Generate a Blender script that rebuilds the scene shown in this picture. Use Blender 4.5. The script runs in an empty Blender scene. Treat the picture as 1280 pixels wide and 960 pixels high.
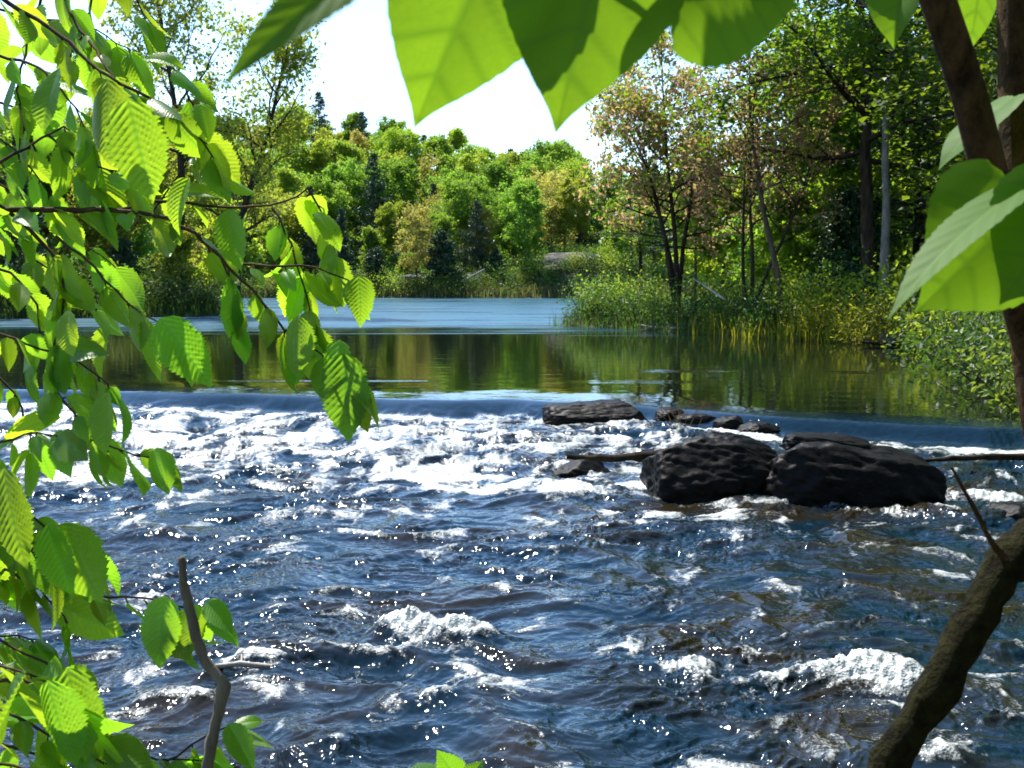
import bpy, math, random
import numpy as np
from mathutils import Vector, Matrix

R = math.radians
scene = bpy.context.scene
col = scene.collection

# ------------------------------------------------------------------ camera model
FPX = 1500.0            # focal length in pixels of the 1280 x 960 frame
CAMZ = 2.0
HORIZON = 345.0
PITCH = math.atan((480 - HORIZON) / FPX)
_cp, _sp = math.cos(PITCH), math.sin(PITCH)


def ray(px, py):
    a = (px - 640) / FPX
    b = (480 - py) / FPX
    return np.array([a, _cp + b * _sp, -_sp + b * _cp])


def P(px, py, d):
    """point seen at a pixel, d metres away along y"""
    v = ray(px, py)
    v = v / v[1] * d
    return np.array([v[0], v[1], CAMZ + v[2]])


def W(px, py, z=0.0):
    """point seen at a pixel on the level z"""
    v = ray(px, py)
    t = (z - CAMZ) / v[2]
    return np.array([v[0] * t, v[1] * t, z])


# ------------------------------------------------------------------ helpers
def link(o, parent=None):
    col.objects.link(o)
    if parent is not None:
        o.parent = parent
    return o


def tag(o, label=None, cat=None, group=None, kind=None):
    if label: o['label'] = label
    if cat: o['category'] = cat
    if group: o['group'] = group
    if kind: o['kind'] = kind
    return o


def empty(name, loc, label, cat, group=None):
    o = bpy.data.objects.new(name, None)
    o.empty_display_size = 0.2
    o.location = loc
    link(o)
    return tag(o, label, cat, group)


def mesh_np(name, verts, quads=None, tris=None, attrs=None, smooth=False):
    me = bpy.data.meshes.new(name)
    verts = np.asarray(verts, dtype=np.float32)
    me.vertices.add(len(verts))
    me.vertices.foreach_set('co', verts.ravel())
    parts, starts, tot = [], [], 0
    if quads is not None and len(quads):
        q = np.asarray(quads, dtype=np.int32)
        parts.append(q.ravel()); starts.append(np.arange(len(q)) * 4 + tot); tot += q.size
    if tris is not None and len(tris):
        t = np.asarray(tris, dtype=np.int32)
        parts.append(t.ravel()); starts.append(np.arange(len(t)) * 3 + tot); tot += t.size
    li = np.concatenate(parts).astype(np.int32)
    ls = np.concatenate(starts).astype(np.int32)
    me.loops.add(len(li)); me.loops.foreach_set('vertex_index', li)
    me.polygons.add(len(ls)); me.polygons.foreach_set('loop_start', ls)
    me.polygons.foreach_set('use_smooth', np.full(len(ls), smooth, dtype=bool))
    if attrs:
        for k, v in attrs.items():
            a = me.attributes.new(k, 'FLOAT', 'POINT')
            a.data.foreach_set('value', np.asarray(v, dtype=np.float32))
    me.update(calc_edges=True)
    return me


def obj(name, me, mat, parent=None, loc=None):
    o = bpy.data.objects.new(name, me)
    if mat is not None and not me.materials:
        me.materials.append(mat)
    if loc is not None:
        o.location = loc
    return link(o, parent)


def copy_tree(o, parent=None):
    c = o.copy()
    col.objects.link(c)
    c.parent = parent
    for ch in list(o.children):
        copy_tree(ch, c)
    return c


# gradient noise -----------------------------------------------------
_r = np.random.RandomState(7)
_perm = _r.permutation(256).astype(np.int32)
_perm = np.concatenate([_perm, _perm])
_ang = _r.rand(256) * 2 * np.pi
_gx, _gy = np.cos(_ang), np.sin(_ang)


def perlin(x, y, seed=0):
    x = np.asarray(x, dtype=np.float64) + seed * 17.31
    y = np.asarray(y, dtype=np.float64) + seed * 9.77
    xi = np.floor(x).astype(np.int64); yi = np.floor(y).astype(np.int64)
    xf = x - xi; yf = y - yi
    xi &= 255; yi &= 255
    u = xf * xf * xf * (xf * (xf * 6 - 15) + 10)
    v = yf * yf * yf * (yf * (yf * 6 - 15) + 10)

    def g(ix, iy, dx, dy):
        h = _perm[_perm[ix & 255] + (iy & 255)]
        return _gx[h] * dx + _gy[h] * dy
    a = g(xi, yi, xf, yf); b = g(xi + 1, yi, xf - 1, yf)
    c = g(xi, yi + 1, xf, yf - 1); d = g(xi + 1, yi + 1, xf - 1, yf - 1)
    ab = a + u * (b - a); cd = c + u * (d - c)
    return (ab + v * (cd - ab)) * 1.5


def fbm(x, y, octs=4, seed=0, gain=0.5):
    s = 0; a = 1; t = 0
    for i in range(octs):
        s = s + a * perlin(x * 2 ** i, y * 2 ** i, seed + i * 3); t += a; a *= gain
    return s / t


def sstep(a, b, x):
    t = np.clip((x - a) / (b - a), 0, 1)
    return t * t * (3 - 2 * t)


# ------------------------------------------------------------------ materials
def new_mat(name):
    m = bpy.data.materials.new(name)
    m.use_nodes = True
    nt = m.node_tree
    nt.nodes.clear()
    out = nt.nodes.new('ShaderNodeOutputMaterial')
    return m, nt, out


def N(nt, t, **kw):
    n = nt.nodes.new(t)
    for k, v in kw.items():
        if k in n.inputs:
            n.inputs[k].default_value = v
        else:
            setattr(n, k, v)
    return n


def mixc(nt, fac, a, b):
    n = nt.nodes.new('ShaderNodeMix'); n.data_type = 'RGBA'
    for sock, v in ((n.inputs[0], fac), (n.inputs[6], a), (n.inputs[7], b)):
        if isinstance(v, bpy.types.NodeSocket): nt.links.new(v, sock)
        elif isinstance(v, (int, float)): sock.default_value = v
        else: sock.default_value = (*v[:3], 1)
    return n.outputs[2]


def math_n(nt, op, a, b=None, c=None, clamp=False):
    n = nt.nodes.new('ShaderNodeMath'); n.operation = op; n.use_clamp = clamp
    for i, v in enumerate((a, b, c)):
        if v is None: continue
        if isinstance(v, bpy.types.NodeSocket): nt.links.new(v, n.inputs[i])
        else: n.inputs[i].default_value = v
    return n.outputs[0]


def leaf_mat(name, dark, light, trans, rough=0.5, tfac=0.45, hue=0.03, val=0.35, spec=0.4):
    m, nt, out = new_mat(name)
    L = nt.links
    at = N(nt, 'ShaderNodeAttribute'); at.attribute_name = 'tint'
    oi = N(nt, 'ShaderNodeObjectInfo')
    base = mixc(nt, at.outputs['Fac'], dark, light)
    tr = mixc(nt, at.outputs['Fac'], [c * 0.75 for c in trans], trans)
    res = []
    for c in (base, tr):
        hs = N(nt, 'ShaderNodeHueSaturation')
        L.new(c, hs.inputs['Color'])
        L.new(math_n(nt, 'MULTIPLY_ADD', oi.outputs['Random'], hue * 1.6, 0.5 - hue * 0.6), hs.inputs['Hue'])
        rv = math_n(nt, 'FRACT', math_n(nt, 'MULTIPLY', oi.outputs['Random'], 17.3))
        L.new(math_n(nt, 'MULTIPLY_ADD', rv, val, 1 - val / 2), hs.inputs['Value'])
        res.append(hs.outputs['Color'])
    p = N(nt, 'ShaderNodeBsdfPrincipled', Roughness=rough)
    p.inputs['Specular IOR Level'].default_value = spec
    L.new(res[0], p.inputs['Base Color'])
    t = N(nt, 'ShaderNodeBsdfTranslucent')
    L.new(res[1], t.inputs['Color'])
    mx = N(nt, 'ShaderNodeMixShader'); mx.inputs[0].default_value = tfac
    L.new(p.outputs[0], mx.inputs[1]); L.new(t.outputs[0], mx.inputs[2])
    L.new(mx.outputs[0], out.inputs[0])
    return m


def bark_mat(name, c1, c2, scale=8, bump=0.3, stretch=0.25):
    m, nt, out = new_mat(name)
    L = nt.links
    tc = N(nt, 'ShaderNodeTexCoord')
    mp = N(nt, 'ShaderNodeMapping'); mp.inputs['Scale'].default_value = (1, 1, stretch)
    L.new(tc.outputs['Object'], mp.inputs[0])
    no = N(nt, 'ShaderNodeTexNoise', Scale=scale, Detail=6.0, Roughness=0.65)
    L.new(mp.outputs[0], no.inputs['Vector'])
    rmp = N(nt, 'ShaderNodeValToRGB')
    rmp.color_ramp.elements[0].position = 0.35; rmp.color_ramp.elements[1].position = 0.68
    rmp.color_ramp.elements[0].color = (*c1, 1); rmp.color_ramp.elements[1].color = (*c2, 1)
    L.new(no.outputs[0], rmp.inputs[0])
    p = N(nt, 'ShaderNodeBsdfPrincipled', Roughness=0.85)
    p.inputs['Specular IOR Level'].default_value = 0.08
    L.new(rmp.outputs[0], p.inputs['Base Color'])
    b = N(nt, 'ShaderNodeBump', Strength=bump, Distance=0.02)
    L.new(no.outputs[0], b.inputs['Height']); L.new(b.outputs[0], p.inputs['Normal'])
    L.new(p.outputs[0], out.inputs[0])
    return m


def rock_mat(name, c1, c2, c3, scale=3, rough=0.6, bump=0.6, spec=0.3):
    m, nt, out = new_mat(name)
    L = nt.links
    tc = N(nt, 'ShaderNodeTexCoord')
    mp = N(nt, 'ShaderNodeMapping'); mp.inputs['Scale'].default_value = (1, 1, 2.2)
    mp.inputs['Rotation'].default_value = (0.1, 0.25, 0)
    L.new(tc.outputs['Object'], mp.inputs[0])
    n1 = N(nt, 'ShaderNodeTexNoise', Scale=scale, Detail=8.0, Roughness=0.65)
    n2 = N(nt, 'ShaderNodeTexNoise', Scale=scale * 6, Detail=6.0, Roughness=0.7)
    L.new(mp.outputs[0], n1.inputs['Vector']); L.new(mp.outputs[0], n2.inputs['Vector'])
    r1 = N(nt, 'ShaderNodeValToRGB')
    r1.color_ramp.elements[0].position = 0.35; r1.color_ramp.elements[1].position = 0.65
    r1.color_ramp.elements[0].color = (*c1, 1); r1.color_ramp.elements[1].color = (*c2, 1)
    L.new(n1.outputs[0], r1.inputs[0])
    r2 = N(nt, 'ShaderNodeValToRGB')
    r2.color_ramp.elements[0].position = 0.56; r2.color_ramp.elements[1].position = 0.7
    r2.color_ramp.elements[0].color = (0, 0, 0, 1); r2.color_ramp.elements[1].color = (1, 1, 1, 1)
    L.new(n2.outputs[0], r2.inputs[0])
    c = mixc(nt, r2.outputs[0], r1.outputs[0], c3)
    p = N(nt, 'ShaderNodeBsdfPrincipled', Roughness=rough)
    p.inputs['Specular IOR Level'].default_value = spec
    L.new(c, p.inputs['Base Color'])
    s = math_n(nt, 'MULTIPLY_ADD', n2.outputs[0], 0.4, n1.outputs[0])
    b = N(nt, 'ShaderNodeBump', Strength=bump, Distance=0.06)
    L.new(s, b.inputs['Height']); L.new(b.outputs[0], p.inputs['Normal'])
    L.new(p.outputs[0], out.inputs[0])
    return m


M = {}
M['bark_dark'] = bark_mat('bark_dark', (0.018, 0.014, 0.010), (0.07, 0.055, 0.04))
M['bark_grey'] = bark_mat('bark_grey', (0.10, 0.095, 0.085), (0.26, 0.25, 0.23))
M['bark_brown'] = bark_mat('bark_brown', (0.05, 0.035, 0.022), (0.13, 0.10, 0.07))
M['bark_near'] = bark_mat('bark_near', (0.018, 0.011, 0.006), (0.11, 0.062, 0.03), scale=60, bump=1.0, stretch=0.5)
M['twig'] = bark_mat('twig_bark', (0.035, 0.022, 0.015), (0.11, 0.075, 0.055), scale=60, bump=0.2)
M['twig_grey'] = bark_mat('grey_twig_bark', (0.07, 0.062, 0.052), (0.20, 0.18, 0.16), scale=50, bump=0.4)
M['dead'] = bark_mat('bleached_wood', (0.25, 0.22, 0.19), (0.5, 0.47, 0.42), scale=12)
M['wetlog'] = bark_mat('wet_log', (0.012, 0.009, 0.006), (0.045, 0.034, 0.022), scale=9)

M['leaf_green'] = leaf_mat('leaf_green', (0.075, 0.15, 0.018), (0.145, 0.26, 0.035), (0.30, 0.50, 0.03), tfac=0.58, hue=0.015)
M['leaf_lime'] = leaf_mat('leaf_lime', (0.11, 0.18, 0.018), (0.20, 0.29, 0.03), (0.42, 0.56, 0.03), tfac=0.58, hue=0.02)
M['leaf_olive'] = leaf_mat('leaf_olive', (0.13, 0.18, 0.02), (0.23, 0.28, 0.035), (0.48, 0.56, 0.04), tfac=0.58, hue=0.015)
M['leaf_orange'] = leaf_mat('leaf_orange', (0.18, 0.17, 0.045), (0.29, 0.26, 0.07), (0.50, 0.46, 0.07), tfac=0.58, hue=0.012)
M['leaf_bronze'] = leaf_mat('leaf_bronze', (0.20, 0.125, 0.065), (0.40, 0.26, 0.15), (0.62, 0.42, 0.17), tfac=0.5, hue=0.012)
M['leaf_maple'] = leaf_mat('leaf_maple', (0.03, 0.07, 0.010), (0.07, 0.13, 0.016), (0.24, 0.36, 0.014), tfac=0.45)
M['needle'] = leaf_mat('needles', (0.016, 0.042, 0.016), (0.034, 0.075, 0.026), (0.03, 0.07, 0.02), tfac=0.22)
M['needle_blue'] = leaf_mat('needles_blue', (0.028, 0.062, 0.036), (0.055, 0.105, 0.055), (0.05, 0.10, 0.04), tfac=0.25)
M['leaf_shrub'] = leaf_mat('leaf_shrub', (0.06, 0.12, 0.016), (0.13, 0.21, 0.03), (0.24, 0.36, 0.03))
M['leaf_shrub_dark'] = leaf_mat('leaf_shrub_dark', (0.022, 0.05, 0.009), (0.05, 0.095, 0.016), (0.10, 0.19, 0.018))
M['leaf_yellow'] = leaf_mat('leaf_yellow', (0.17, 0.20, 0.02), (0.30, 0.31, 0.03), (0.52, 0.54, 0.03), tfac=0.55)
M['reed'] = leaf_mat('reed', (0.10, 0.10, 0.03), (0.20, 0.19, 0.06), (0.26, 0.26, 0.06))
M['rock_wet'] = rock_mat('rock_wet', (0.002, 0.0017, 0.0014), (0.007, 0.006, 0.005), (0.022, 0.018, 0.013), 3, 0.45, 0.3, 0.10)
M['rock_grey'] = rock_mat('rock_grey', (0.06, 0.055, 0.048), (0.16, 0.15, 0.135), (0.24, 0.23, 0.21), 1.2, 0.85, 0.6)


def elm_leaf_mat():
    m, nt, out = new_mat('elm_leaf')
    L = nt.links
    vein = N(nt, 'ShaderNodeAttribute'); vein.attribute_name = 'vein'
    oi = N(nt, 'ShaderNodeObjectInfo')
    tc = N(nt, 'ShaderNodeTexCoord')
    no = N(nt, 'ShaderNodeTexNoise', Scale=5.0, Detail=4.0); no.noise_dimensions = '4D'
    L.new(tc.outputs['Object'], no.inputs['Vector'])
    a = mixc(nt, vein.outputs['Fac'], (0.065, 0.20, 0.022), (0.20, 0.38, 0.07))
    a = mixc(nt, math_n(nt, 'MULTIPLY', no.outputs[0], 0.5), a, (0.10, 0.17, 0.02))
    t = mixc(nt, vein.outputs['Fac'], (0.54, 0.86, 0.024), (0.25, 0.54, 0.020))
    bl = N(nt, 'ShaderNodeTexNoise', Scale=7.0, Detail=5.0, Roughness=0.7); bl.noise_dimensions = '4D'
    L.new(tc.outputs['Object'], bl.inputs['Vector']); L.new(math_n(nt, 'MULTIPLY', oi.outputs['Random'], 50.0), bl.inputs['W'])
    L.new(math_n(nt, 'MULTIPLY', oi.outputs['Random'], 31.0), no.inputs['W']); no.noise_dimensions = '4D'
    sp = math_n(nt, 'MULTIPLY', math_n(nt, 'SUBTRACT', bl.outputs[0], 0.685), 30.0, clamp=True)
    a = mixc(nt, sp, a, (0.12, 0.07, 0.025)); t = mixc(nt, sp, t, (0.10, 0.055, 0.01))
    t = mixc(nt, math_n(nt, 'MULTIPLY', no.outputs[0], 0.55), t, (0.30, 0.58, 0.03))
    outc = []
    for c, hh in ((a, 0.02), (t, 0.025)):
        hs = N(nt, 'ShaderNodeHueSaturation')
        L.new(c, hs.inputs['Color'])
        L.new(math_n(nt, 'MULTIPLY_ADD', oi.outputs['Random'], hh * 2, 0.5 - hh), hs.inputs['Hue'])
        rv = math_n(nt, 'FRACT', math_n(nt, 'MULTIPLY', oi.outputs['Random'], 13.7))
        L.new(math_n(nt, 'MULTIPLY_ADD', rv, 0.5, 0.72), hs.inputs['Value'])
        outc.append(hs.outputs[0])
    p = N(nt, 'ShaderNodeBsdfPrincipled', Roughness=0.36)
    p.inputs['Specular IOR Level'].default_value = 0.55
    L.new(outc[0], p.inputs['Base Color'])
    nn = N(nt, 'ShaderNodeTexVoronoi', Scale=60.0)
    L.new(tc.outputs['Object'], nn.inputs['Vector'])
    b = N(nt, 'ShaderNodeBump', Strength=0.10, Distance=0.01)
    L.new(nn.outputs[0], b.inputs['Height']); L.new(b.outputs[0], p.inputs['Normal'])
    tr = N(nt, 'ShaderNodeBsdfTranslucent'); L.new(outc[1], tr.inputs['Color'])
    mx = N(nt, 'ShaderNodeMixShader'); mx.inputs[0].default_value = 0.55
    L.new(p.outputs[0], mx.inputs[1]); L.new(tr.outputs[0], mx.inputs[2])
    L.new(mx.outputs[0], out.inputs[0])
    return m


M['elm'] = elm_leaf_mat()


def linden_mat():
    m, nt, out = new_mat('heart_leaf')
    L = nt.links
    vein = N(nt, 'ShaderNodeAttribute'); vein.attribute_name = 'vein'
    tc = N(nt, 'ShaderNodeTexCoord')
    bn = N(nt, 'ShaderNodeTexNoise', Scale=4.0, Detail=6.0, Roughness=0.7)
    L.new(tc.outputs['Object'], bn.inputs['Vector'])
    vo = N(nt, 'ShaderNodeTexVoronoi', Scale=30.0); vo.feature = 'DISTANCE_TO_EDGE'
    L.new(tc.outputs['Object'], vo.inputs['Vector'])
    net = math_n(nt, 'MULTIPLY', math_n(nt, 'SUBTRACT', 0.10, vo.outputs[0]), 4.0, clamp=True)
    vv = math_n(nt, 'MAXIMUM', vein.outputs['Fac'], net)
    a = mixc(nt, vv, (0.055, 0.15, 0.008), (0.09, 0.20, 0.02))
    t = mixc(nt, bn.outputs[0], (0.19, 0.38, 0.012), (0.27, 0.44, 0.014))
    t = mixc(nt, vv, t, (0.14, 0.28, 0.010))
    sp = math_n(nt, 'MULTIPLY', math_n(nt, 'SUBTRACT', bn.outputs[0], 0.69), 30.0, clamp=True)
    t = mixc(nt, sp, t, (0.08, 0.06, 0.01))
    p = N(nt, 'ShaderNodeBsdfPrincipled', Roughness=0.6)
    p.inputs['Specular IOR Level'].default_value = 0.25
    L.new(a, p.inputs['Base Color'])
    tr = N(nt, 'ShaderNodeBsdfTranslucent'); L.new(t, tr.inputs['Color'])
    mx = N(nt, 'ShaderNodeMixShader'); mx.inputs[0].default_value = 0.5
    L.new(p.outputs[0], mx.inputs[1]); L.new(tr.outputs[0], mx.inputs[2])
    L.new(mx.outputs[0], out.inputs[0])
    return m


M['linden'] = linden_mat()


def water_mat():
    m, nt, out = new_mat('water')
    L = nt.links
    foam = N(nt, 'ShaderNodeAttribute'); foam.attribute_name = 'foam'
    chop = N(nt, 'ShaderNodeAttribute'); chop.attribute_name = 'chop'
    tea = N(nt, 'ShaderNodeAttribute'); tea.attribute_name = 'tea'
    tc = N(nt, 'ShaderNodeTexCoord')
    # small ripples
    n1 = N(nt, 'ShaderNodeTexNoise', Scale=9.0, Detail=1.5, Roughness=0.5)
    L.new(tc.outputs['Object'], n1.inputs['Vector'])
    n2 = N(nt, 'ShaderNodeTexNoise', Scale=30.0, Detail=1.0, Roughness=0.5)
    L.new(tc.outputs['Object'], n2.inputs['Vector'])
    h = math_n(nt, 'MULTIPLY_ADD', n2.outputs[0], 0.14, n1.outputs[0])
    b = N(nt, 'ShaderNodeBump', Distance=0.10)
    L.new(h, b.inputs['Height'])
    L.new(math_n(nt, 'MULTIPLY', chop.outputs['Fac'], 1.0, clamp=True), b.inputs['Strength'])
    water = N(nt, 'ShaderNodeBsdfPrincipled', Roughness=0.025)
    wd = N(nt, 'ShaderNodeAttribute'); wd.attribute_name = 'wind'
    rr_ = N(nt, 'ShaderNodeAttribute'); rr_.attribute_name = 'rapid'
    L.new(math_n(nt, 'MULTIPLY_ADD', rr_.outputs['Fac'], 0.035, math_n(nt, 'MULTIPLY_ADD', wd.outputs['Fac'], 0.34, 0.022)), water.inputs['Roughness'])
    water.inputs['IOR'].default_value = 1.333
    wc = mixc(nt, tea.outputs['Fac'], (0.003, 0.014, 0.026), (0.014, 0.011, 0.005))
    lip_sky_ = N(nt, 'ShaderNodeAttribute'); lip_sky_.attribute_name = 'deep'
    wc = mixc(nt, lip_sky_.outputs['Fac'], (0.006, 0.009, 0.004), wc)  # blue painted from the lip downstream, standing in for reflected sky
    wc = mixc(nt, wd.outputs['Fac'], wc, (0.018, 0.085, 0.13))  # brighter blue base on the rippled band imitates sky reflection
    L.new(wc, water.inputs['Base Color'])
    L.new(b.outputs[0], water.inputs['Normal'])
    fo = N(nt, 'ShaderNodeBsdfPrincipled', Roughness=0.30)
    fn = N(nt, 'ShaderNodeTexNoise', Scale=14.0, Detail=6.0, Roughness=0.7)
    L.new(tc.outputs['Object'], fn.inputs['Vector'])
    L.new(mixc(nt, math_n(nt, 'MULTIPLY', math_n(nt, 'SUBTRACT', fn.outputs[0], 0.35), 3.0, clamp=True), (0.32, 0.36, 0.35), (0.82, 0.84, 0.83)), fo.inputs['Base Color'])
    nb = N(nt, 'ShaderNodeTexVoronoi', Scale=55.0)
    L.new(tc.outputs['Object'], nb.inputs['Vector'])
    b2 = N(nt, 'ShaderNodeBump', Strength=0.35, Distance=0.02)
    L.new(math_n(nt, 'MULTIPLY_ADD', n2.outputs[0], 0.8, nb.outputs[0]), b2.inputs['Height'])
    L.new(b2.outputs[0], fo.inputs['Normal'])
    # lacy break-up of the foam edge
    n3 = N(nt, 'ShaderNodeTexNoise', Scale=30.0, Detail=7.0, Roughness=0.82)
    L.new(tc.outputs['Object'], n3.inputs['Vector'])
    f = math_n(nt, 'MULTIPLY_ADD', math_n(nt, 'SUBTRACT', n3.outputs[0], 0.5), 2.4, foam.outputs['Fac'])
    f = math_n(nt, 'MULTIPLY', math_n(nt, 'SUBTRACT', f, 0.14), 1.35, clamp=True)
    f = math_n(nt, 'MULTIPLY', f, math_n(nt, 'MULTIPLY', foam.outputs['Fac'], 6.0, clamp=True))
    f = math_n(nt, 'MULTIPLY', f, 0.93)
    mx = N(nt, 'ShaderNodeMixShader')
    L.new(f, mx.inputs[0]); L.new(water.outputs[0], mx.inputs[1]); L.new(fo.outputs[0], mx.inputs[2])
    L.new(mx.outputs[0], out.inputs[0])
    return m


M['water'] = water_mat()


def ground_mat():
    m, nt, out = new_mat('forest_floor')
    L = nt.links
    tc = N(nt, 'ShaderNodeTexCoord')
    n1 = N(nt, 'ShaderNodeTexNoise', Scale=0.35, Detail=8.0, Roughness=0.65)
    n2 = N(nt, 'ShaderNodeTexNoise', Scale=3.0, Detail=8.0, Roughness=0.7)
    L.new(tc.outputs['Object'], n1.inputs['Vector']); L.new(tc.outputs['Object'], n2.inputs['Vector'])
    r = N(nt, 'ShaderNodeValToRGB')
    e = r.color_ramp.elements
    e[0].position = 0.38; e[0].color = (0.05, 0.042, 0.022, 1)
    e[1].position = 0.62; e[1].color = (0.07, 0.10, 0.022, 1)
    L.new(n1.outputs[0], r.inputs[0])
    c = mixc(nt, n2.outputs[0], (0.03, 0.035, 0.014), r.outputs[0])
    p = N(nt, 'ShaderNodeBsdfPrincipled', Roughness=0.95)
    L.new(c, p.inputs['Base Color'])
    b = N(nt, 'ShaderNodeBump', Strength=0.6, Distance=0.3)
    L.new(n2.outputs[0], b.inputs['Height']); L.new(b.outputs[0], p.inputs['Normal'])
    L.new(p.outputs[0], out.inputs[0])
    return m


M['ground'] = ground_mat()

# ------------------------------------------------------------------ terrain
right_land = [(2.2, 48.5), (4.6, 45.2), (7, 41.5), (9, 38.2), (12.4, 35.2), (13.4, 32), (11.2, 27.5), (9.6, 23.6), (8.2, 19),
              (7.6, 15.8), (7.2, 12), (6.4, 8), (5.2, 5.2), (2, 4.4), (-3, 4.2), (-7, 3.6), (-30, 2), (-30, -60), (220, -60), (220, 95),
              (60, 95), (24, 72), (9, 60), (3.4, 53)]
left_land = [(-14.2, 61), (-17, 58.5), (-24, 56), (-30, 50), (-34, 42), (-40, 20), (-40, -10), (-220, -10), (-220, 100), (-60, 95), (-30, 84), (-18, 72)]
far_land = [(-260, 107), (-60, 112), (-25, 109.5), (-15, 110.5), (-6, 110), (0, 109), (6, 107.5), (14, 107), (60, 102), (260, 90), (900, 90), (900, 1300), (-900, 1300), (-900, 107)]


def sdist(poly, X, Y):
    """signed distance, positive inside"""
    d = np.full(X.shape, 1e9); inside = np.zeros(X.shape, bool)
    n = len(poly)
    for i in range(n):
        x1, y1 = poly[i]; x2, y2 = poly[(i + 1) % n]
        dx, dy = x2 - x1, y2 - y1
        t = np.clip(((X - x1) * dx + (Y - y1) * dy) / (dx * dx + dy * dy), 0, 1)
        d = np.minimum(d, np.hypot(X - x1 - t * dx, Y - y1 - t * dy))
        c = ((y1 > Y) != (y2 > Y)) & (X < (x2 - x1) * (Y - y1) / (y2 - y1 + 1e-12) + x1)
        inside ^= c
    return np.where(inside, d, -d)


def land_z(X, Y):
    X = np.asarray(X, float); Y = np.asarray(Y, float)
    sr = sdist(right_land, X, Y); sl = sdist(left_land, X, Y); sf = sdist(far_land, X, Y)
    wob = 0.35 * perlin(X * 0.5, Y * 0.5, 3) + 0.12 * perlin(X * 2, Y * 2, 4)
    s = np.maximum(np.maximum(sr, sl), sf) + wob * np.clip(Y / 30, 0.3, 2)
    z = np.where(s > 0, np.minimum(s * 0.45, 0.42) + 0.03 * np.clip(s, 0, 12), np.maximum(s * 0.5, -1.6))
    # near bank drops to the river level
    # far hill
    prof = np.interp(X, [-260, -90, -40, -20, -5, 8, 18, 40, 90, 260], [12, 13, 15, 14.5, 9.5, 5, 3.5, 5, 9, 12])
    hill = prof * sstep(112, 190, Y + 6 * perlin(X * 0.03, Y * 0.03, 5)) * (sf > 0)
    cliff = 2.6 * np.exp(-((X - 7) / 9) ** 2) * sstep(0.5, 6, sf)
    hill2 = np.clip(sr - 9, 0, 30) * 0.16 * sstep(30, 40, Y) * (X > 0)
    hill3 = np.clip(sl - 4, 0, 30) * 0.12
    z = z + hill + cliff + hill2 + hill3
    z = z + (s > 0.3) * 0.10 * fbm(X * 0.7, Y * 0.7, 3, 6)
    return z


def terrain():
    def axis(n, a, k):
        t = np.linspace(-1, 1, n)
        return a * np.sinh(k * t) / math.sinh(k)
    xs = axis(420, 900, 5.2)
    t = np.linspace(0, 1, 460)
    ys = -40 + 1300 * (np.sinh(4.2 * t) / math.sinh(4.2))
    X, Y = np.meshgrid(xs, ys)
    Z = land_z(X, Y)
    nx, ny = len(xs), len(ys)
    v = np.stack([X, Y, Z], -1).reshape(-1, 3)
    i = np.arange((ny - 1) * nx).reshape(ny - 1, nx)[:, :-1].ravel()
    q = np.stack([i, i + 1, i + nx + 1, i + nx], 1)
    o = obj('ground', mesh_np('ground', v, q, smooth=True), M['ground'])
    tag(o, kind='structure')


terrain()

# ------------------------------------------------------------------ water
cx = [-30, -8, -6.8, -3.2, 0, 2, 3.6, 5, 6.4, 9, 30]
cy = [22.5, 21.4, 21.1, 20.0, 19.4, 18.7, 17.3, 16.5, 15.9, 15.4, 15]


def crest_y(X):
    return np.interp(X, cx, cy) + 0.28 * perlin(X * 0.45, X * 0 + 2, 8) + 0.10 * perlin(X * 1.3, X * 0 + 4, 18) + 0.015 * perlin(X * 2.7, X * 0 + 5, 9)


def river_level(S):
    return -0.03 * sstep(-1.6, 0.0, S) - 0.22 * sstep(-0.18, 0.64, S) - 0.28 * sstep(0.7, 5.5, S) - 0.10 * sstep(5, 15, S)


ROCKS = []      # (x, y, radius) used for wakes


def blob(px, py, z, rx, ry, X, Y, ang=0):
    c = W(px, py, z)
    dx, dy = X - c[0], Y - c[1]
    ca, sa = math.cos(ang), math.sin(ang)
    u, v = dx * ca + dy * sa, -dx * sa + dy * ca
    return np.exp(-(u / rx) ** 2 - (v / ry) ** 2)


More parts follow.
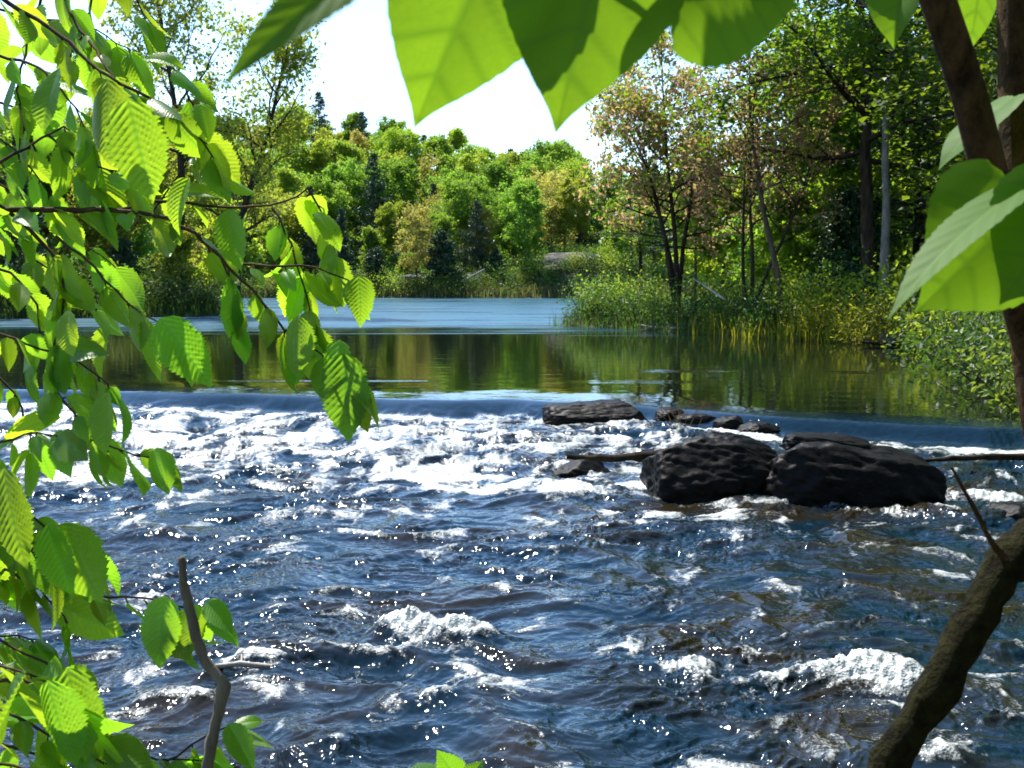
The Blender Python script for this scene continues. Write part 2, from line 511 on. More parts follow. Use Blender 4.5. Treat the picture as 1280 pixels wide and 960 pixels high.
def water():
    # rows
    ys = [4.3]
    while ys[-1] < 113:
        ys.append(ys[-1] + 0.012 * (ys[-1] / 6) ** 1.3 * (1.0 if ys[-1] < 23 else 1.35))
    ys = np.array(ys)
    g = np.concatenate([np.linspace(-1.1, -0.49, 90, endpoint=False), np.linspace(-0.49, 0.49, 1240), np.linspace(0.49, 1.1, 91)[1:]])
    G, Y = np.meshgrid(g, ys)
    X = G * (Y + 1.2)
    S = crest_y(X) - Y
    riv = sstep(0.15, 1.0, S)
    rapid = sstep(0.3, 1.2, S)
    z = river_level(S * (1 + 0.9 * sstep(2.5, 4.5, X) + 0.35 * perlin(X * 0.7, X * 0 + 9, 19)))
    # glassy ledge undulation along the crest
    z += 0.016 * perlin(X * 0.8, Y * 0.3, 11) * np.exp(-((S - 0.2) / 0.9) ** 2)
    # domain warp
    wx = X + 0.35 * perlin(X * 0.8, Y * 0.8, 21) + 0.10 * perlin(X * 3, Y * 3, 22)
    wy = Y + 0.35 * perlin(X * 0.8, Y * 0.8, 23) + 0.10 * perlin(X * 3, Y * 3, 24)
    # waves across the flow
    big = perlin(wx * 0.45, wy * 0.85, 31)
    mid = 1 - 2 * np.abs(perlin(wx * 0.9, wy * 1.7, 32))
    m2 = 1 - 2 * np.abs(perlin(wx * 2.1, wy * 3.4, 33))
    turb = np.clip(np.interp(S, [0, 0.5, 1.2, 5, 7, 20], [0, 0.35, 1, 1, 0.75, 0.8]), 0, 1)
    z += turb * (0.085 * big + 0.050 * mid + 0.028 * m2)
    patch = sstep(-0.25, 0.45, perlin(X * 0.55, Y * 0.7, 41) + 0.4 * perlin(X * 1.7, Y * 2.0, 42))
    fineamp = turb * (0.22 + 0.74 * patch)
    z += fineamp * 0.030 * perlin(wx * 4.2, wy * 6.0, 34)
    z += fineamp * 0.021 * (1 - 2 * np.abs(perlin(wx * 8.5, wy * 11.5, 35)))
    z += fineamp * 0.0115 * perlin(wx * 17, wy * 23, 36)
    z += (1 - 0.5 * sstep(-1.5, 2.5, X)) * fineamp * 0.0058 * (1 - 2 * np.abs(perlin(wx * 34, wy * 40, 37))) * (Y < 14)
    # named standing waves
    lump = 0.5 - np.abs(perlin(X * 7, Y * 7, 51)) + 0.5 * (0.5 - np.abs(perlin(X * 15, Y * 15, 52)))
    lump2 = 0.5 - np.abs(perlin(X * 30, Y * 30, 53))
    F = np.zeros_like(z)

    def wave(px, py, rx, ry, h, f, ang=0, zz=-0.6):
        nonlocal z, F
        b = blob(px, py, zz, rx, ry, X, Y, ang)
        z += b * h * (1 + 0.3 * lump)
        F = np.maximum(F, b * f)
    wave(515, 800, 0.24, 0.17, 0.20, 1.3)
    wave(580, 810, 0.28, 0.15, 0.15, 1.1)
    wave(640, 825, 0.35, 0.2, 0.04, 0.40)
    wave(470, 830, 0.6, 0.16, 0.06, 0.45)
    wave(860, 845, 0.30, 0.14, 0.07, 0.75)
    wave(960, 858, 0.35, 0.14, 0.08, 0.8)
    wave(1065, 855, 0.36, 0.20, 0.17, 1.2)
    wave(1130, 865, 0.22, 0.22, 0.05, 0.9)
    wave(1200, 905, 0.5, 0.10, 0.05, 0.7, -0.35)
    wave(1255, 820, 0.2, 0.16, 0.09, 0.45)
    wave(330, 838, 0.32, 0.05, 0.02, 0.85)
    wave(560, 880, 0.30, 0.12, 0.06, 0.5)
    wave(450, 930, 0.5, 0.10, 0.05, 0.45, 0.6)
    wave(180, 680, 0.35, 0.2, 0.08, 0.5)
    wave(690, 685, 0.25, 0.12, 0.06, 0.45)
    wave(1180, 960, 0.4, 0.1, 0.05, 0.5)
    wave(230, 880, 0.3, 0.12, 0.06, 0.5)
    wave(100, 770, 0.3, 0.2, 0.09, 0.4)
    # white water patches (pixel of the photo, level, radii, amount)
    for (px, py, zz, rx, ry, a) in [
            (280, 512, -0.3, 2.0, 0.8, 0.95), (420, 520, -0.3, 1.6, 0.7, 0.95), (560, 522, -0.3, 1.4, 0.5, 1.0), (640, 525, -0.3, 0.9, 0.4, 0.9),
            (210, 548, -0.4, 1.0, 0.5, 0.95), (130, 580, -0.4, 1.0, 0.9, 0.95), (340, 560, -0.4, 1.2, 0.8, 0.62),
            (470, 570, -0.45, 0.8, 0.6, 1.0), (540, 590, -0.45, 1.1, 0.7, 1.1), (600, 612, -0.5, 1.0, 0.45, 0.95), (690, 615, -0.5, 0.9, 0.35, 0.9),
            (800, 612, -0.5, 0.5, 0.25, 0.9), (720, 560, -0.4, 0.9, 0.5, 0.6), (660, 545, -0.4, 0.8, 0.4, 0.55), (280, 620, -0.5, 1.8, 0.7, 0.42), (60, 640, -0.5, 1.2, 0.6, 0.45), (840, 520, -0.25, 0.9, 0.35, 0.85),
            (925, 545, -0.3, 0.5, 0.3, 0.7), (1040, 556, -0.28, 0.8, 0.16, 1.0), (1160, 563, -0.28, 1.0, 0.13, 0.95), (1260, 556, -0.28, 0.6, 0.25, 0.8),
            (1230, 620, -0.5, 0.7, 0.35, 0.75), (1180, 640, -0.5, 0.7, 0.3, 0.5), (860, 640, -0.5, 1.4, 0.3, 0.50), (760, 650, -0.5, 1.4, 0.3, 0.40),
            (990, 650, -0.5, 1.0, 0.25, 0.42), (450, 640, -0.5, 1.6, 0.4, 0.45)]:
        F = np.maximum(F, a * blob(px, py, zz, rx, ry, X, Y))
    F *= sstep(0.35, 0.65, S)
    F = np.clip(F * 1.15, 0, 1.25)
    F = np.maximum(F, 0.19 * turb + 0.42 * sstep(0.4, 0.9, S) * (1 - sstep(3.0, 7.0, S)) * (1 - sstep(1, 4, X)))
    F = np.maximum(F, 1.1 * np.exp(-((S - 0.85 - 0.15 * perlin(X * 1.3, X * 0, 55)) / 0.40) ** 2) * (0.60 + 0.45 * np.clip(perlin(X * 0.6, X * 0 + 3, 56) * 2 + 0.6, 0, 1)))
    # streaky break-up, stronger where waves stand up
    st = 0.5 + 0.6 * perlin(wx * 2.2, wy * 3.2, 61) + 0.45 * (0.5 - np.abs(perlin(wx * 5, wy * 7, 62))) + 0.3 * perlin(wx * 12, wy * 15, 63)
    crestness = np.clip((mid * 0.5 + m2 * 0.35), -0.6, 1)
    str2 = perlin(wx * 3.2, wy * 1.0, 64) + 0.5 * perlin(wx * 8, wy * 2.2, 65)
    foam = sstep(0.36, 1.05, F * 0.80 + (st - 0.5) * 0.62 + crestness * 0.22 + str2 * 0.28)
    foam *= sstep(0.3, 0.7, S)
    foam += 0.7 * sstep(0.75, 1.1, F) * sstep(-0.1, 0.5, st - 0.3)
    foam = np.clip(foam, 0, 1)
    z += foam * rapid * (0.026 * lump + 0.007 * lump2)
    # lake ripples: calm near the crest, wind-rippled farther out
    lake = 1 - sstep(-0.8, 0.1, S)
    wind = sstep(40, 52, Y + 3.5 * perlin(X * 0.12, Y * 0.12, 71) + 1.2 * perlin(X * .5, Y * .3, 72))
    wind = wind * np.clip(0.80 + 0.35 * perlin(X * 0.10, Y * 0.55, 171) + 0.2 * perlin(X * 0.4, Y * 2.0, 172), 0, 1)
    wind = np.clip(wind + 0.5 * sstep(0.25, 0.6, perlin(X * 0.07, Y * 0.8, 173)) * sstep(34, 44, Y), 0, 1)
    calm = 0.0016 * perlin(X * 1.3, Y * 2.2, 73) + 0.0008 * perlin(X * 3.5, Y * 6, 74)
    streak = np.exp(-((Y - 25.2 - 0.5 * perlin(X * 0.3, Y * 0, 75)) / 0.35) ** 2) * sstep(-1, 2, X) + \
        0.8 * np.exp(-((Y - 22.8 + 0.4 * perlin(X * 0.25, Y * 0, 76)) / 0.25) ** 2) * (1 - sstep(0, 8, X)) * 0.6
    streak *= sstep(-0.2, 0.3, perlin(X * 0.35, Y * 0.1, 77))
    z += lake * (calm + streak * 0.012 * np.sin(Y * 14) + wind * (0.016 * perlin(X * 1.1, Y * 1.8, 78) + 0.007 * perlin(X * 2.5, Y * 4, 79)))
    # streamlines over the ledge
    led = np.exp(-((S - 0.3) / 0.45) ** 2)
    z += led * 0.006 * (perlin(X * 9, Y * 1.2, 80) + 0.5 * perlin(X * 19, Y * 1.6, 81)) * (0.45 + sstep(2, 4, X))
    chop = lake * (0.012 + 0.25 * wind + 0.10 * streak) + (1 - lake) * (0.04 + 0.10 * sstep(2, 4, X) + 0.30 * rapid * (0.3 + 0.7 * patch))
    tea = rapid * np.clip(0.55 * sstep(-0.1, 0.5, perlin(X * 0.7, Y * 0.9, 91)) + 0.5 * sstep(0.3, 0.8, mid) + 0.5 * blob(220, 900, -0.6, 1.2, 1.0, X, Y), 0, 1)
    ny, nx = z.shape
    v = np.stack([X, Y, z], -1).reshape(-1, 3)
    i = np.arange((ny - 1) * nx).reshape(ny - 1, nx)[:, :-1].ravel()
    q = np.stack([i, i + 1, i + nx + 1, i + nx], 1)
    me = mesh_np('river_water', v, q, attrs={'foam': foam.ravel(), 'chop': chop.ravel(), 'tea': tea.ravel(), 'wind': (lake * wind).ravel(), 'rapid': rapid.ravel(), 'deep': sstep(-1.2, 0.0, S).ravel()}, smooth=True)  # deep masks the painted sky blue from the lip downstream, not depth
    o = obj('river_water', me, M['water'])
    tag(o, kind='structure')


water()

# ------------------------------------------------------------------ tubes and trees
class Tubes:
    def __init__(s): s.v = []; s.q = []; s.n = 0

    def add(s, pts, rad, sides=6, noise=0, rng=None):
        pts = np.asarray(pts, float); rad = np.asarray(rad, float)
        n = len(pts)
        T = np.gradient(pts, axis=0); T /= np.linalg.norm(T, axis=1)[:, None] + 1e-9
        ref = np.array([0.31, 0.2, 0.93]) if abs(T[0][2]) < 0.8 else np.array([1, 0.1, 0.05])
        A = np.cross(T, ref); A /= np.linalg.norm(A, axis=1)[:, None] + 1e-9
        B = np.cross(T, A)
        th = np.linspace(0, 2 * np.pi, sides, endpoint=False)
        rr = rad[:, None] * np.ones(sides)[None]
        if noise and rng is not None:
            rr = rr * (1 + noise * rng.randn(n, sides) * 0.5)
        ring = pts[:, None] + rr[..., None] * (A[:, None] * np.cos(th)[None, :, None] + B[:, None] * np.sin(th)[None, :, None])
        s.v.append(ring.reshape(-1, 3))
        i = np.arange(n - 1)[:, None] * sides; j = np.arange(sides)[None]; j2 = (j + 1) % sides
        q = np.stack([i + j, i + j2, i + sides + j2, i + sides + j], -1).reshape(-1, 4) + s.n
        s.q.append(q)
        s.n += n * sides
        # end cap as a closed cone point
        s.v.append(np.array([pts[-1] + T[-1] * rad[-1] * 0.7, pts[0]]))
        e, b = s.n, s.n + 1
        base = s.n - sides
        cap = [[base + k, base + (k + 1) % sides, e, e] for k in range(sides)]
        s.t = getattr(s, 't', []) + [[c[0], c[1], c[2]] for c in cap]
        s.n += 2

    def mesh(s, name):
        return mesh_np(name, np.concatenate(s.v), np.concatenate(s.q), np.array(s.t), smooth=True)


def perp(rng, d):
    a = rng.randn(3); a -= a.dot(d) * d
    return a / (np.linalg.norm(a) + 1e-9)


def unit(v):
    return v / (np.linalg.norm(v) + 1e-9)


def curve(rng, p0, d, L, n, gn, up):
    pts = [p0]; d = unit(d)
    for k in range(n):
        d = unit(d + gn * rng.randn(3) + np.array([0, 0, up]))
        pts.append(pts[-1] + d * L / n)
    return np.array(pts)


def grow(seed, H, r0, spread, base=0.3, n1=14, n2=6, n3=4, elev=0.5, lean=(0, 0), gn=0.10, up1=0.05, shape='round', trunk=None, tubes=None, anchors=None, minr=0.006, leader=1.0):
    rng = np.random.RandomState(seed)
    tb = tubes or Tubes(); an = anchors if anchors is not None else []
    nT = 12
    if trunk is None:
        tp = [np.zeros(3)]
        d = unit(np.array([lean[0], lean[1], 1.0]))
        for k in range(nT):
            d = unit(d + 0.05 * rng.randn(3) * np.array([1, 1, 0.2]) + np.array([0, 0, 0.03]))
            tp.append(tp[-1] + d * H / nT * leader)
        trunk = np.array(tp)
    nT = len(trunk) - 1
    tr = r0 * (1 - 0.88 * np.linspace(0, 1, nT + 1)) ; tr[0] *= 1.25
    tb.add(trunk, tr, 8, 0.06, rng)
    for k in range(n1):
        t = base + (1 - base) * (k + 0.3 + 0.4 * rng.rand()) / n1
        f = t * nT; i = min(int(f), nT - 1)
        p = trunk[i] + (trunk[i + 1] - trunk[i]) * (f - i)
        r = np.interp(t, np.linspace(0, 1, nT + 1), tr)
        tt = (t - base) / (1 - base)
        if shape == 'round': pr = math.sqrt(max(0.0, 1 - (tt * 1.5 - 0.6) ** 2)) * 0.85 + 0.15
        elif shape == 'cone': pr = 1.05 - tt * 0.9
        elif shape == 'vase': pr = 0.55 + 0.5 * tt
        else: pr = 0.8
        Ls = spread * pr * (0.75 + 0.5 * rng.rand())
        az = k * 2.4 + rng.rand() * 0.9
        el = elev + 0.55 * tt + 0.2 * rng.randn()
        d = np.array([math.cos(az) * math.cos(el), math.sin(az) * math.cos(el), math.sin(el)])
        b = curve(rng, p, d, Ls, 7, gn, up1)
        rb = max(minr * 1.5, min(r * 0.6, 0.035 * Ls)) * np.linspace(1, 0.22, 8)
        tb.add(b, np.maximum(rb, minr), 5)
        for j in range(n2):
            u = 0.25 + 0.75 * (j + rng.rand()) / n2
            ff = u * 7; ii = min(int(ff), 6)
            q = b[ii] + (b[ii + 1] - b[ii]) * (ff - ii)
            dd = unit(b[ii + 1] - b[ii])
            d2 = unit(dd * 0.65 + perp(rng, dd) * np.array([1, 1, 0.55]) * 0.85)
            L2 = Ls * (0.28 + 0.25 * rng.rand()) * (1.15 - 0.4 * u)
            c = curve(rng, q, d2, L2, 5, gn * 1.2, up1 * 0.8)
            tb.add(c, np.maximum(rb[ii] * 0.5 * np.linspace(1, 0.3, 6), minr * 0.7), 4)
            an.append((c[-1], L2 * 0.24))
            for m in range(n3):
                w = 0.3 + 0.7 * (m + rng.rand()) / n3
                g2 = w * 5; i3 = min(int(g2), 4)
                q3 = c[i3] + (c[i3 + 1] - c[i3]) * (g2 - i3)
                d3 = unit(unit(c[i3 + 1] - c[i3]) * 0.6 + perp(rng, dd) * 0.9)
                L3 = L2 * (0.35 + 0.3 * rng.rand())
                e = q3 + d3 * L3
                if n3 and L3 > 0.25:
                    tb.add(np.array([q3, q3 + d3 * L3 * 0.5 + 0.03 * rng.randn(3), e]), [minr * 0.6, minr * 0.5, minr * 0.3], 3)
                an.append((e, L3 * 0.45)); an.append((q3 + d3 * L3 * 0.5, L3 * 0.35))
    return tb, an


def leaves_mesh(name, anchors, per, size, seed, flat=0.6, aspect=0.6, spread_min=0.1, sizevar=0.35, zsq=0.75, droop=0.2, shape6=False):
    rng = np.random.RandomState(seed)
    C = np.array([a[0] for a in anchors]); Rr = np.maximum(np.array([a[1] for a in anchors]), spread_min)
    n = len(C) * per
    ci = np.repeat(np.arange(len(C)), per)
    c = C[ci] + rng.randn(n, 3) * Rr[ci][:, None] * np.array([1, 1, zsq])
    nr = rng.randn(n, 3) * (1 - flat); nr[:, 2] += flat; nr /= np.linalg.norm(nr, axis=1)[:, None]
    d = rng.randn(n, 3); d[:, 2] -= droop * 2; d -= (d * nr).sum(1)[:, None] * nr; d /= np.linalg.norm(d, axis=1)[:, None]
    s = np.cross(nr, d)
    l = size * (1 + sizevar * rng.randn(n)).clip(0.4, 1.9)[:, None]
    w = l * aspect * 0.5
    fold = nr * w * 0.35
    if shape6:
        v = np.stack([c - d * l * 0.5, c - d * l * 0.12 + s * w + fold, c + d * l * 0.22 + s * w * 0.72 + fold * .7, c + d * l * 0.5 - nr * l * 0.08,
                      c + d * l * 0.22 - s * w * 0.72 + fold * .7, c - d * l * 0.12 - s * w + fold], 1).reshape(-1, 3)
        k = 6
        b = np.arange(n)[:, None] * 6
        q = np.concatenate([b + np.array([[0, 1, 2, 3]]), b + np.array([[0, 3, 4, 5]])])
        t = None
    else:
        v = np.stack([c - d * l * 0.5, c + s * w + fold, c + d * l * 0.5, c - s * w + fold], 1).reshape(-1, 3)
        k = 4
        b = np.arange(n)[:, None] * 4
        q = None
        t = np.concatenate([b + np.array([[0, 1, 2]]), b + np.array([[0, 2, 3]])])
    clump = rng.rand(len(C))[ci]
    tint = np.clip(0.15 + 0.5 * clump + 0.4 * rng.rand(n) - 0.05, 0, 1)
    return mesh_np(name, v, q, t, attrs={'tint': np.repeat(tint, k)})


def conifer(seed, H, r0, spread, tiers=22, per=6, base=0.12, needle=0.18, droop=-0.12, ragged=0.35, nleaf=9, column=False):
    rng = np.random.RandomState(seed)
    tb = Tubes(); an = []
    trunk = np.array([[0.02 * k * rng.randn() * 0.5, 0.02 * k * rng.randn() * 0.5, H * k / 10] for k in range(11)])
    tb.add(trunk, r0 * np.linspace(1.15, 0.1, 11), 7)
    for k in range(tiers):
        t = base + (1 - base) * (k + 0.5) / tiers
        z = t * H
        L0 = spread * ((1 - t) ** (0.75 if not column else 0.45)) * 1.1 + 0.12
        for j in range(per):
            if rng.rand() < ragged * 0.35: continue
            az = rng.rand() * 6.283
            L = L0 * (1 + ragged * (rng.rand() - 0.5) * 1.6)
            el = 0.05 + 0.5 * t + 0.12 * rng.randn()
            d = np.array([math.cos(az) * math.cos(el), math.sin(az) * math.cos(el), math.sin(el)])
            p = np.array([np.interp(z, trunk[:, 2], trunk[:, 0]), np.interp(z, trunk[:, 2], trunk[:, 1]), z])
            b = curve(rng, p, d, L, 4, 0.06, droop * 0.5)
            tb.add(b, np.linspace(0.02 + r0 * 0.1, 0.006, 5), 3)
            m = max(2, int(L / 0.35))
            for q in range(m):
                u = 0.25 + 0.75 * (q + rng.rand()) / m
                f = u * 4; i = min(int(f), 3)
                c = b[i] + (b[i + 1] - b[i]) * (f - i)
                an.append((c, 0.10 + 0.10 * L * (1.1 - u)))
    an.append((trunk[-1], 0.12))
    return tb, an


def scatter(name, pts, heights, mat, seed, per=14, size=0.12, aspect=0.5, flat=0.3):
    """low leafy growth: leaves spread through the height of each clump"""
    rng = np.random.RandomState(seed)
    an = []
    for p, h in zip(pts, heights):
        for k in range(3):
            an.append((p + np.array([0, 0, h * (0.15 + 0.35 * k)]), h * 0.35))
    return leaves_mesh(name, an, per, size, seed, flat=flat, aspect=aspect, zsq=0.6)


def tree_thing(name, label, cat, loc, tb, an, leafmat, barkmat, per, size, seed, group=None, rz=0.0, sc=1.0, **kw):
    e = empty(name, loc, label, cat, group)
    e.rotation_euler = (0, 0, rz); e.scale = (sc, sc, sc)
    obj('trunk', tb.mesh('trunk'), barkmat, e)
    obj('crown', leaves_mesh('crown', an, per, size, seed, **kw), leafmat, e)
    return e


# ------------------------------------------------------------------ far hillside wood
protos = {}
for i, (key, args) in enumerate([
        ('round_a', dict(seed=1, H=7.2, r0=0.16, spread=3.6, base=0.16, n1=18, n2=6, n3=3)),
        ('round_b', dict(seed=2, H=8.2, r0=0.18, spread=4.0, base=0.15, n1=20, n2=6, n3=3)),
        ('tall', dict(seed=3, H=9.0, r0=0.15, spread=2.9, base=0.2, n1=18, n2=5, n3=3, elev=0.6)),
        ('vase', dict(seed=4, H=7.5, r0=0.12, spread=2.6, base=0.35, n1=13, n2=5, n3=3, elev=0.75, shape='vase')),
        ('small', dict(seed=5, H=5.2, r0=0.08, spread=1.9, base=0.2, n1=12, n2=4, n3=3, elev=0.6))]):
    protos[key] = grow(**args)
cprotos = {
    'pine': conifer(11, 12, 0.2, 2.6, tiers=20, per=6, base=0.2, ragged=0.6),
    'spire': conifer(12, 10, 0.15, 1.7, tiers=24, per=7, base=0.08, ragged=0.35),
    'cedar': conifer(13, 6, 0.13, 1.9, tiers=18, per=8, base=0.05, ragged=0.3, column=True),
}
bark_mesh = {k: v[0].mesh('trunk_' + k) for k, v in {**protos, **cprotos}.items()}
crown_mesh = {}


def crown_of(shape, leaf):
    key = (shape, leaf)
    if key not in crown_mesh:
        if shape in protos:
            sparse = leaf in ('leaf_orange',)
            me = leaves_mesh('crown', protos[shape][1], 25 if not sparse else 9, 0.205, 100 + len(crown_mesh), flat=0.45, aspect=0.75, spread_min=0.22)
        else:
            me = leaves_mesh('crown', cprotos[shape][1], 13, 0.34, 100 + len(crown_mesh), flat=0.35, aspect=0.32, spread_min=0.14, droop=0.3)
        me.materials.append(M[leaf])
        crown_mesh[key] = me
    return crown_mesh[key]


first = {}


def far_tree(name, shape, leaf, bark, loc, rz, s, label, cat, group, sz=1.0):
    e = empty(name, loc, label, cat, group)
    e.rotation_euler = (0, 0, rz); e.scale = (s, s, s * sz)
    bm_ = bark_mesh[shape]
    t = bpy.data.objects.new('trunk', bm_); link(t, e)
    if not bm_.materials: bm_.materials.append(M[bark])
    c = bpy.data.objects.new('crown', crown_of(shape, leaf)); link(c, e)
    return e


KIND = {'leaf_green': ('bright green leafy tree', 'green_tree'), 'leaf_lime': ('yellow-green leafy tree', 'yellow_green_tree'),
        'leaf_olive': ('olive-yellow budding tree', 'budding_tree'), 'leaf_orange': ('orange-brown budding tree', 'orange_budding_tree'),
        'needle': ('dark evergreen', 'evergreen_tree'), 'needle_blue': ('blue-green pine', 'pine_tree')}
rng = np.random.RandomState(42)
far_spots = []
# hand-set ones that the photo singles out: (px, py of base?, dist, shape, leaf, scale)
hand = [
    (455, 168, 'pine', 'needle_blue', 1.02, 'wide blue-green pine standing tallest on the ridge left of the middle'),
    (652, 160, 'pine', 'needle_blue', 0.90, 'pointed ragged pine breaking the skyline of the far ridge right of the middle'),
    (543, 135, 'spire', 'needle', 0.85, 'narrow dark spruce halfway up the far slope'),
    (470, 113.5, 'cedar', 'needle', 0.68, 'round dark cedar at the far waterline beside the left leaves'),
    (552, 113, 'cedar', 'needle', 0.92, 'tall dark cedar at the middle of the far waterline'),
    (620, 114, 'cedar', 'needle', 0.5, 'low dark cedar on the far waterline left of the pale willow'),
    (430, 114, 'cedar', 'needle', 0.7, 'dark cedar on the far shore partly hidden by the left leaves'),
    (656, 114, 'tall', 'leaf_green', 0.82, 'slender bright green birch standing at the far waterline before the pines'),
    (522, 112.5, 'tall', 'leaf_orange', 0.75, 'thin pale-trunked tree with few leaves at the far waterline'),
    (705, 124, 'vase', 'leaf_olive', 0.8, 'budding tree with bare trunks on top of the far rock ledge'),
    (728, 125, 'vase', 'leaf_olive', 0.7, 'smaller budding tree at the right end of the far rock ledge'),
    (690, 124, 'small', 'leaf_orange', 0.95, 'orange-tinged sapling on the left end of the far rock ledge'),
]
for (px, D, shape, leaf, s, lab) in hand:
    x = (px - 640) / FPX * D
    z = float(land_z(x, D)) - 0.1
    far_tree('pine_tree' if 'needle' in leaf else 'broadleaf_tree', shape, leaf, 'bark_brown', (x, D, z), rng.rand() * 6, s, lab, 'tree', None)
    far_spots.append((x, D))
D = 113.0
rows = [(113, 9, 0.50, 0.75), (118, 8, 0.62, 0.9), (124, 8, 0.7, 1.0), (131, 8, 0.75, 1.05), (139, 8, 0.8, 1.1), (148, 9, 0.85, 1.15), (158, 9, 0.9, 1.15), (170, 9, 0.95, 1.2), (184, 9, 1.0, 1.2), (198, 9, 1.0, 1.2)]
place_y = {113: 'at the far waterline', 118: 'just behind the far shore', 124: 'low on the far slope', 131: 'low on the far slope', 139: 'halfway up the far slope',
           148: 'halfway up the far slope', 158: 'high on the far slope', 170: 'high on the far slope', 184: 'on the far ridge', 198: 'on the far ridge'}
for (D0, _, smin, smax) in rows:
    step = 3.2 if D0 < 122 else 4.2 if D0 < 130 else 5.0
    x = -0.46 * D0
    while x < 0.36 * D0:
        D = D0 + rng.uniform(-3, 3)
        x += step * rng.uniform(0.7, 1.3)
        if D < 112.5: D = 112.5 + rng.rand()
        px = 640 + x / D * FPX
        if any(math.hypot(x - a, D - b) < 2.2 for a, b in far_spots): continue
        if 672 < px < 760 and D < 122: continue      # the open rock ledge
        if px < 100 and D0 < 124: continue
        r = rng.rand()
        up = (D0 - 113) / 85
        if r < 0.30 + 0.25 * up: leaf = 'leaf_green'
        elif r < 0.60 + 0.12 * up: leaf = 'leaf_lime'
        elif r < 0.80: leaf = 'leaf_olive'
        elif r < 0.87: leaf = 'leaf_orange'
        elif r < 0.94: leaf = 'needle'
        else: leaf = 'needle_blue'
        shape = rng.choice(['round_a', 'round_b', 'tall', 'vase', 'small']) if 'needle' not in leaf else rng.choice(['pine', 'spire', 'cedar'])
        if D0 < 120 and shape in ('round_b', 'tall'): shape = 'small'
        s = rng.uniform(smin, smax)
        z = float(land_z(x, D)) - 0.15
        if z < 0: continue
        side = ('beyond the left bank trees' if px < 400 else 'left of the tall middle cedar' if px < 530 else 'between the cedar and birch' if px < 650 else
                'above the far rock ledge' if px < 770 else 'seen through the bronze-leaved tree' if px < 950 else 'behind the dark maple')
        k = KIND[leaf]
        lab = '%s %s, %s' % (k[0], place_y[D0], side)
        far_tree(k[1], shape, leaf, 'bark_brown', (x, D, z), rng.rand() * 6.28, s, lab, 'tree', k[0] + 's ' + place_y[D0])
        far_spots.append((x, D))

# ------------------------------------------------------------------ left bank trees
tp = P(300, 385, 62)
z0 = 0.5
trk = np.array([[0, 0, 0], [0.1, 0, 1.2], [0.15, 0, 2.6], [0.3, 0, 4.0], [0.75, 0, 5.6], [1.35, 0, 7.2], [1.9, 0.1, 9.0], [2.4, 0.1, 11.0], [2.9, 0, 12.8], [3.2, 0, 14.6]])
tb, an = grow(21, 14, 0.26, 3.3, base=0.3, n1=22, n2=8, n3=5, elev=0.45, trunk=trk, gn=0.13)
tree_thing('oak_tree', 'leaning dark-trunked oak with airy olive leaves on the left bank', 'tree', (-14.3, 62.0, 0.4), tb, an, M['leaf_olive'], M['bark_dark'], 5, 0.19, 5, flat=0.4, aspect=0.7, spread_min=0.16)
trk = np.array([[0, 0, 0], [0.05, 0, 2], [-0.1, 0, 4], [0.1, 0, 6.5], [0.0, 0, 9], [-0.3, 0, 11.5], [-0.7, 0, 14], [-1.0, 0, 16], [-0.9, 0, 17.5]])
tb, an = grow(22, 17, 0.28, 4.0, base=0.42, n1=22, n2=8, n3=5, elev=0.5, trunk=trk, gn=0.13)
tree_thing('oak_tree', 'tallest oak on the left bank, flat-topped and behind the hanging elm leaves', 'tree', (-17.5, 64, 0.3), tb, an, M['leaf_olive'], M['bark_dark'], 5, 0.20, 6, flat=0.4, aspect=0.7, spread_min=0.16)
left_more = [(-21, 66, 'round_b', 'leaf_olive', 0.95), (-26, 68, 'round_a', 'leaf_green', 1.0), (-24.5, 60, 'pine', 'needle', 0.7), (-16.5, 69, 'small', 'leaf_lime', 1.0),
             (-30, 60, 'round_b', 'leaf_lime', 1.0), (-20, 62, 'cedar', 'needle', 0.55), (-28, 64, 'pine', 'needle_blue', 0.9), (-24, 74, 'tall', 'leaf_green', 0.9), (-33, 70, 'round_a', 'leaf_olive', 1.1), (-17.3, 62, 'small', 'leaf_olive', 0.6)]
names_left = ['broad olive tree right behind the left bank shrubs', 'round green tree farther back on the left bank', 'dark pine near the water on the left bank', 'low yellow-green tree behind the leaning oak',
              'yellow-green tree at the left edge of the bank', 'small dark cedar at the left bank waterline', 'blue-green pine behind the left bank', 'tall green tree at the back of the left bank', 'olive tree farthest left behind the elm leaves', 'small olive sapling beside the leaning oak']
for (x, y, sh, lf, s), lb in zip(left_more, names_left):
    far_tree('pine_tree' if 'needle' in lf else 'broadleaf_tree', sh, lf, 'bark_brown', (x, y, float(land_z(x, y)) - 0.1), rng.rand() * 6, s, lb, 'tree', None)

# ------------------------------------------------------------------ right bank trees
# three-stemmed tree with bronze leaves at px 845
B = W(848, 392, 0.5); bx, by = (848 - 640) / FPX * 45, 45.5
tb = Tubes(); an = []
for k, (lx, ly, hh) in enumerate([(-0.03, 0.05, 9.2), (0.03, -0.05, 10.2), (0.09, 0.05, 8.6), (-0.13, 0.0, 7.4)]):
    grow(30 + k, hh, 0.12, 2.7, base=0.36, n1=13, n2=7, n3=5, elev=0.35, lean=(lx, ly), gn=0.12, tubes=tb, anchors=an, minr=0.008)
tri = tree_thing('bronze_tree', 'many-stemmed tree with bronze young leaves at the point of the right bank', 'tree', (bx, by, 0.3), tb, an[::3] + an[1::3], M['leaf_bronze'], M['bark_dark'], 3, 0.15, 7, flat=0.35, aspect=0.7, spread_min=0.10)
obj('green_leaves', leaves_mesh('green_leaves', [a for i, a in enumerate(an) if a[0][0] < -0.4 and i % 3 == 0 or a[0][2] > 6.6 and i % 4 == 0], 5, 0.14, 8, flat=0.35, aspect=0.6, spread_min=0.11), M['leaf_lime'], tri)
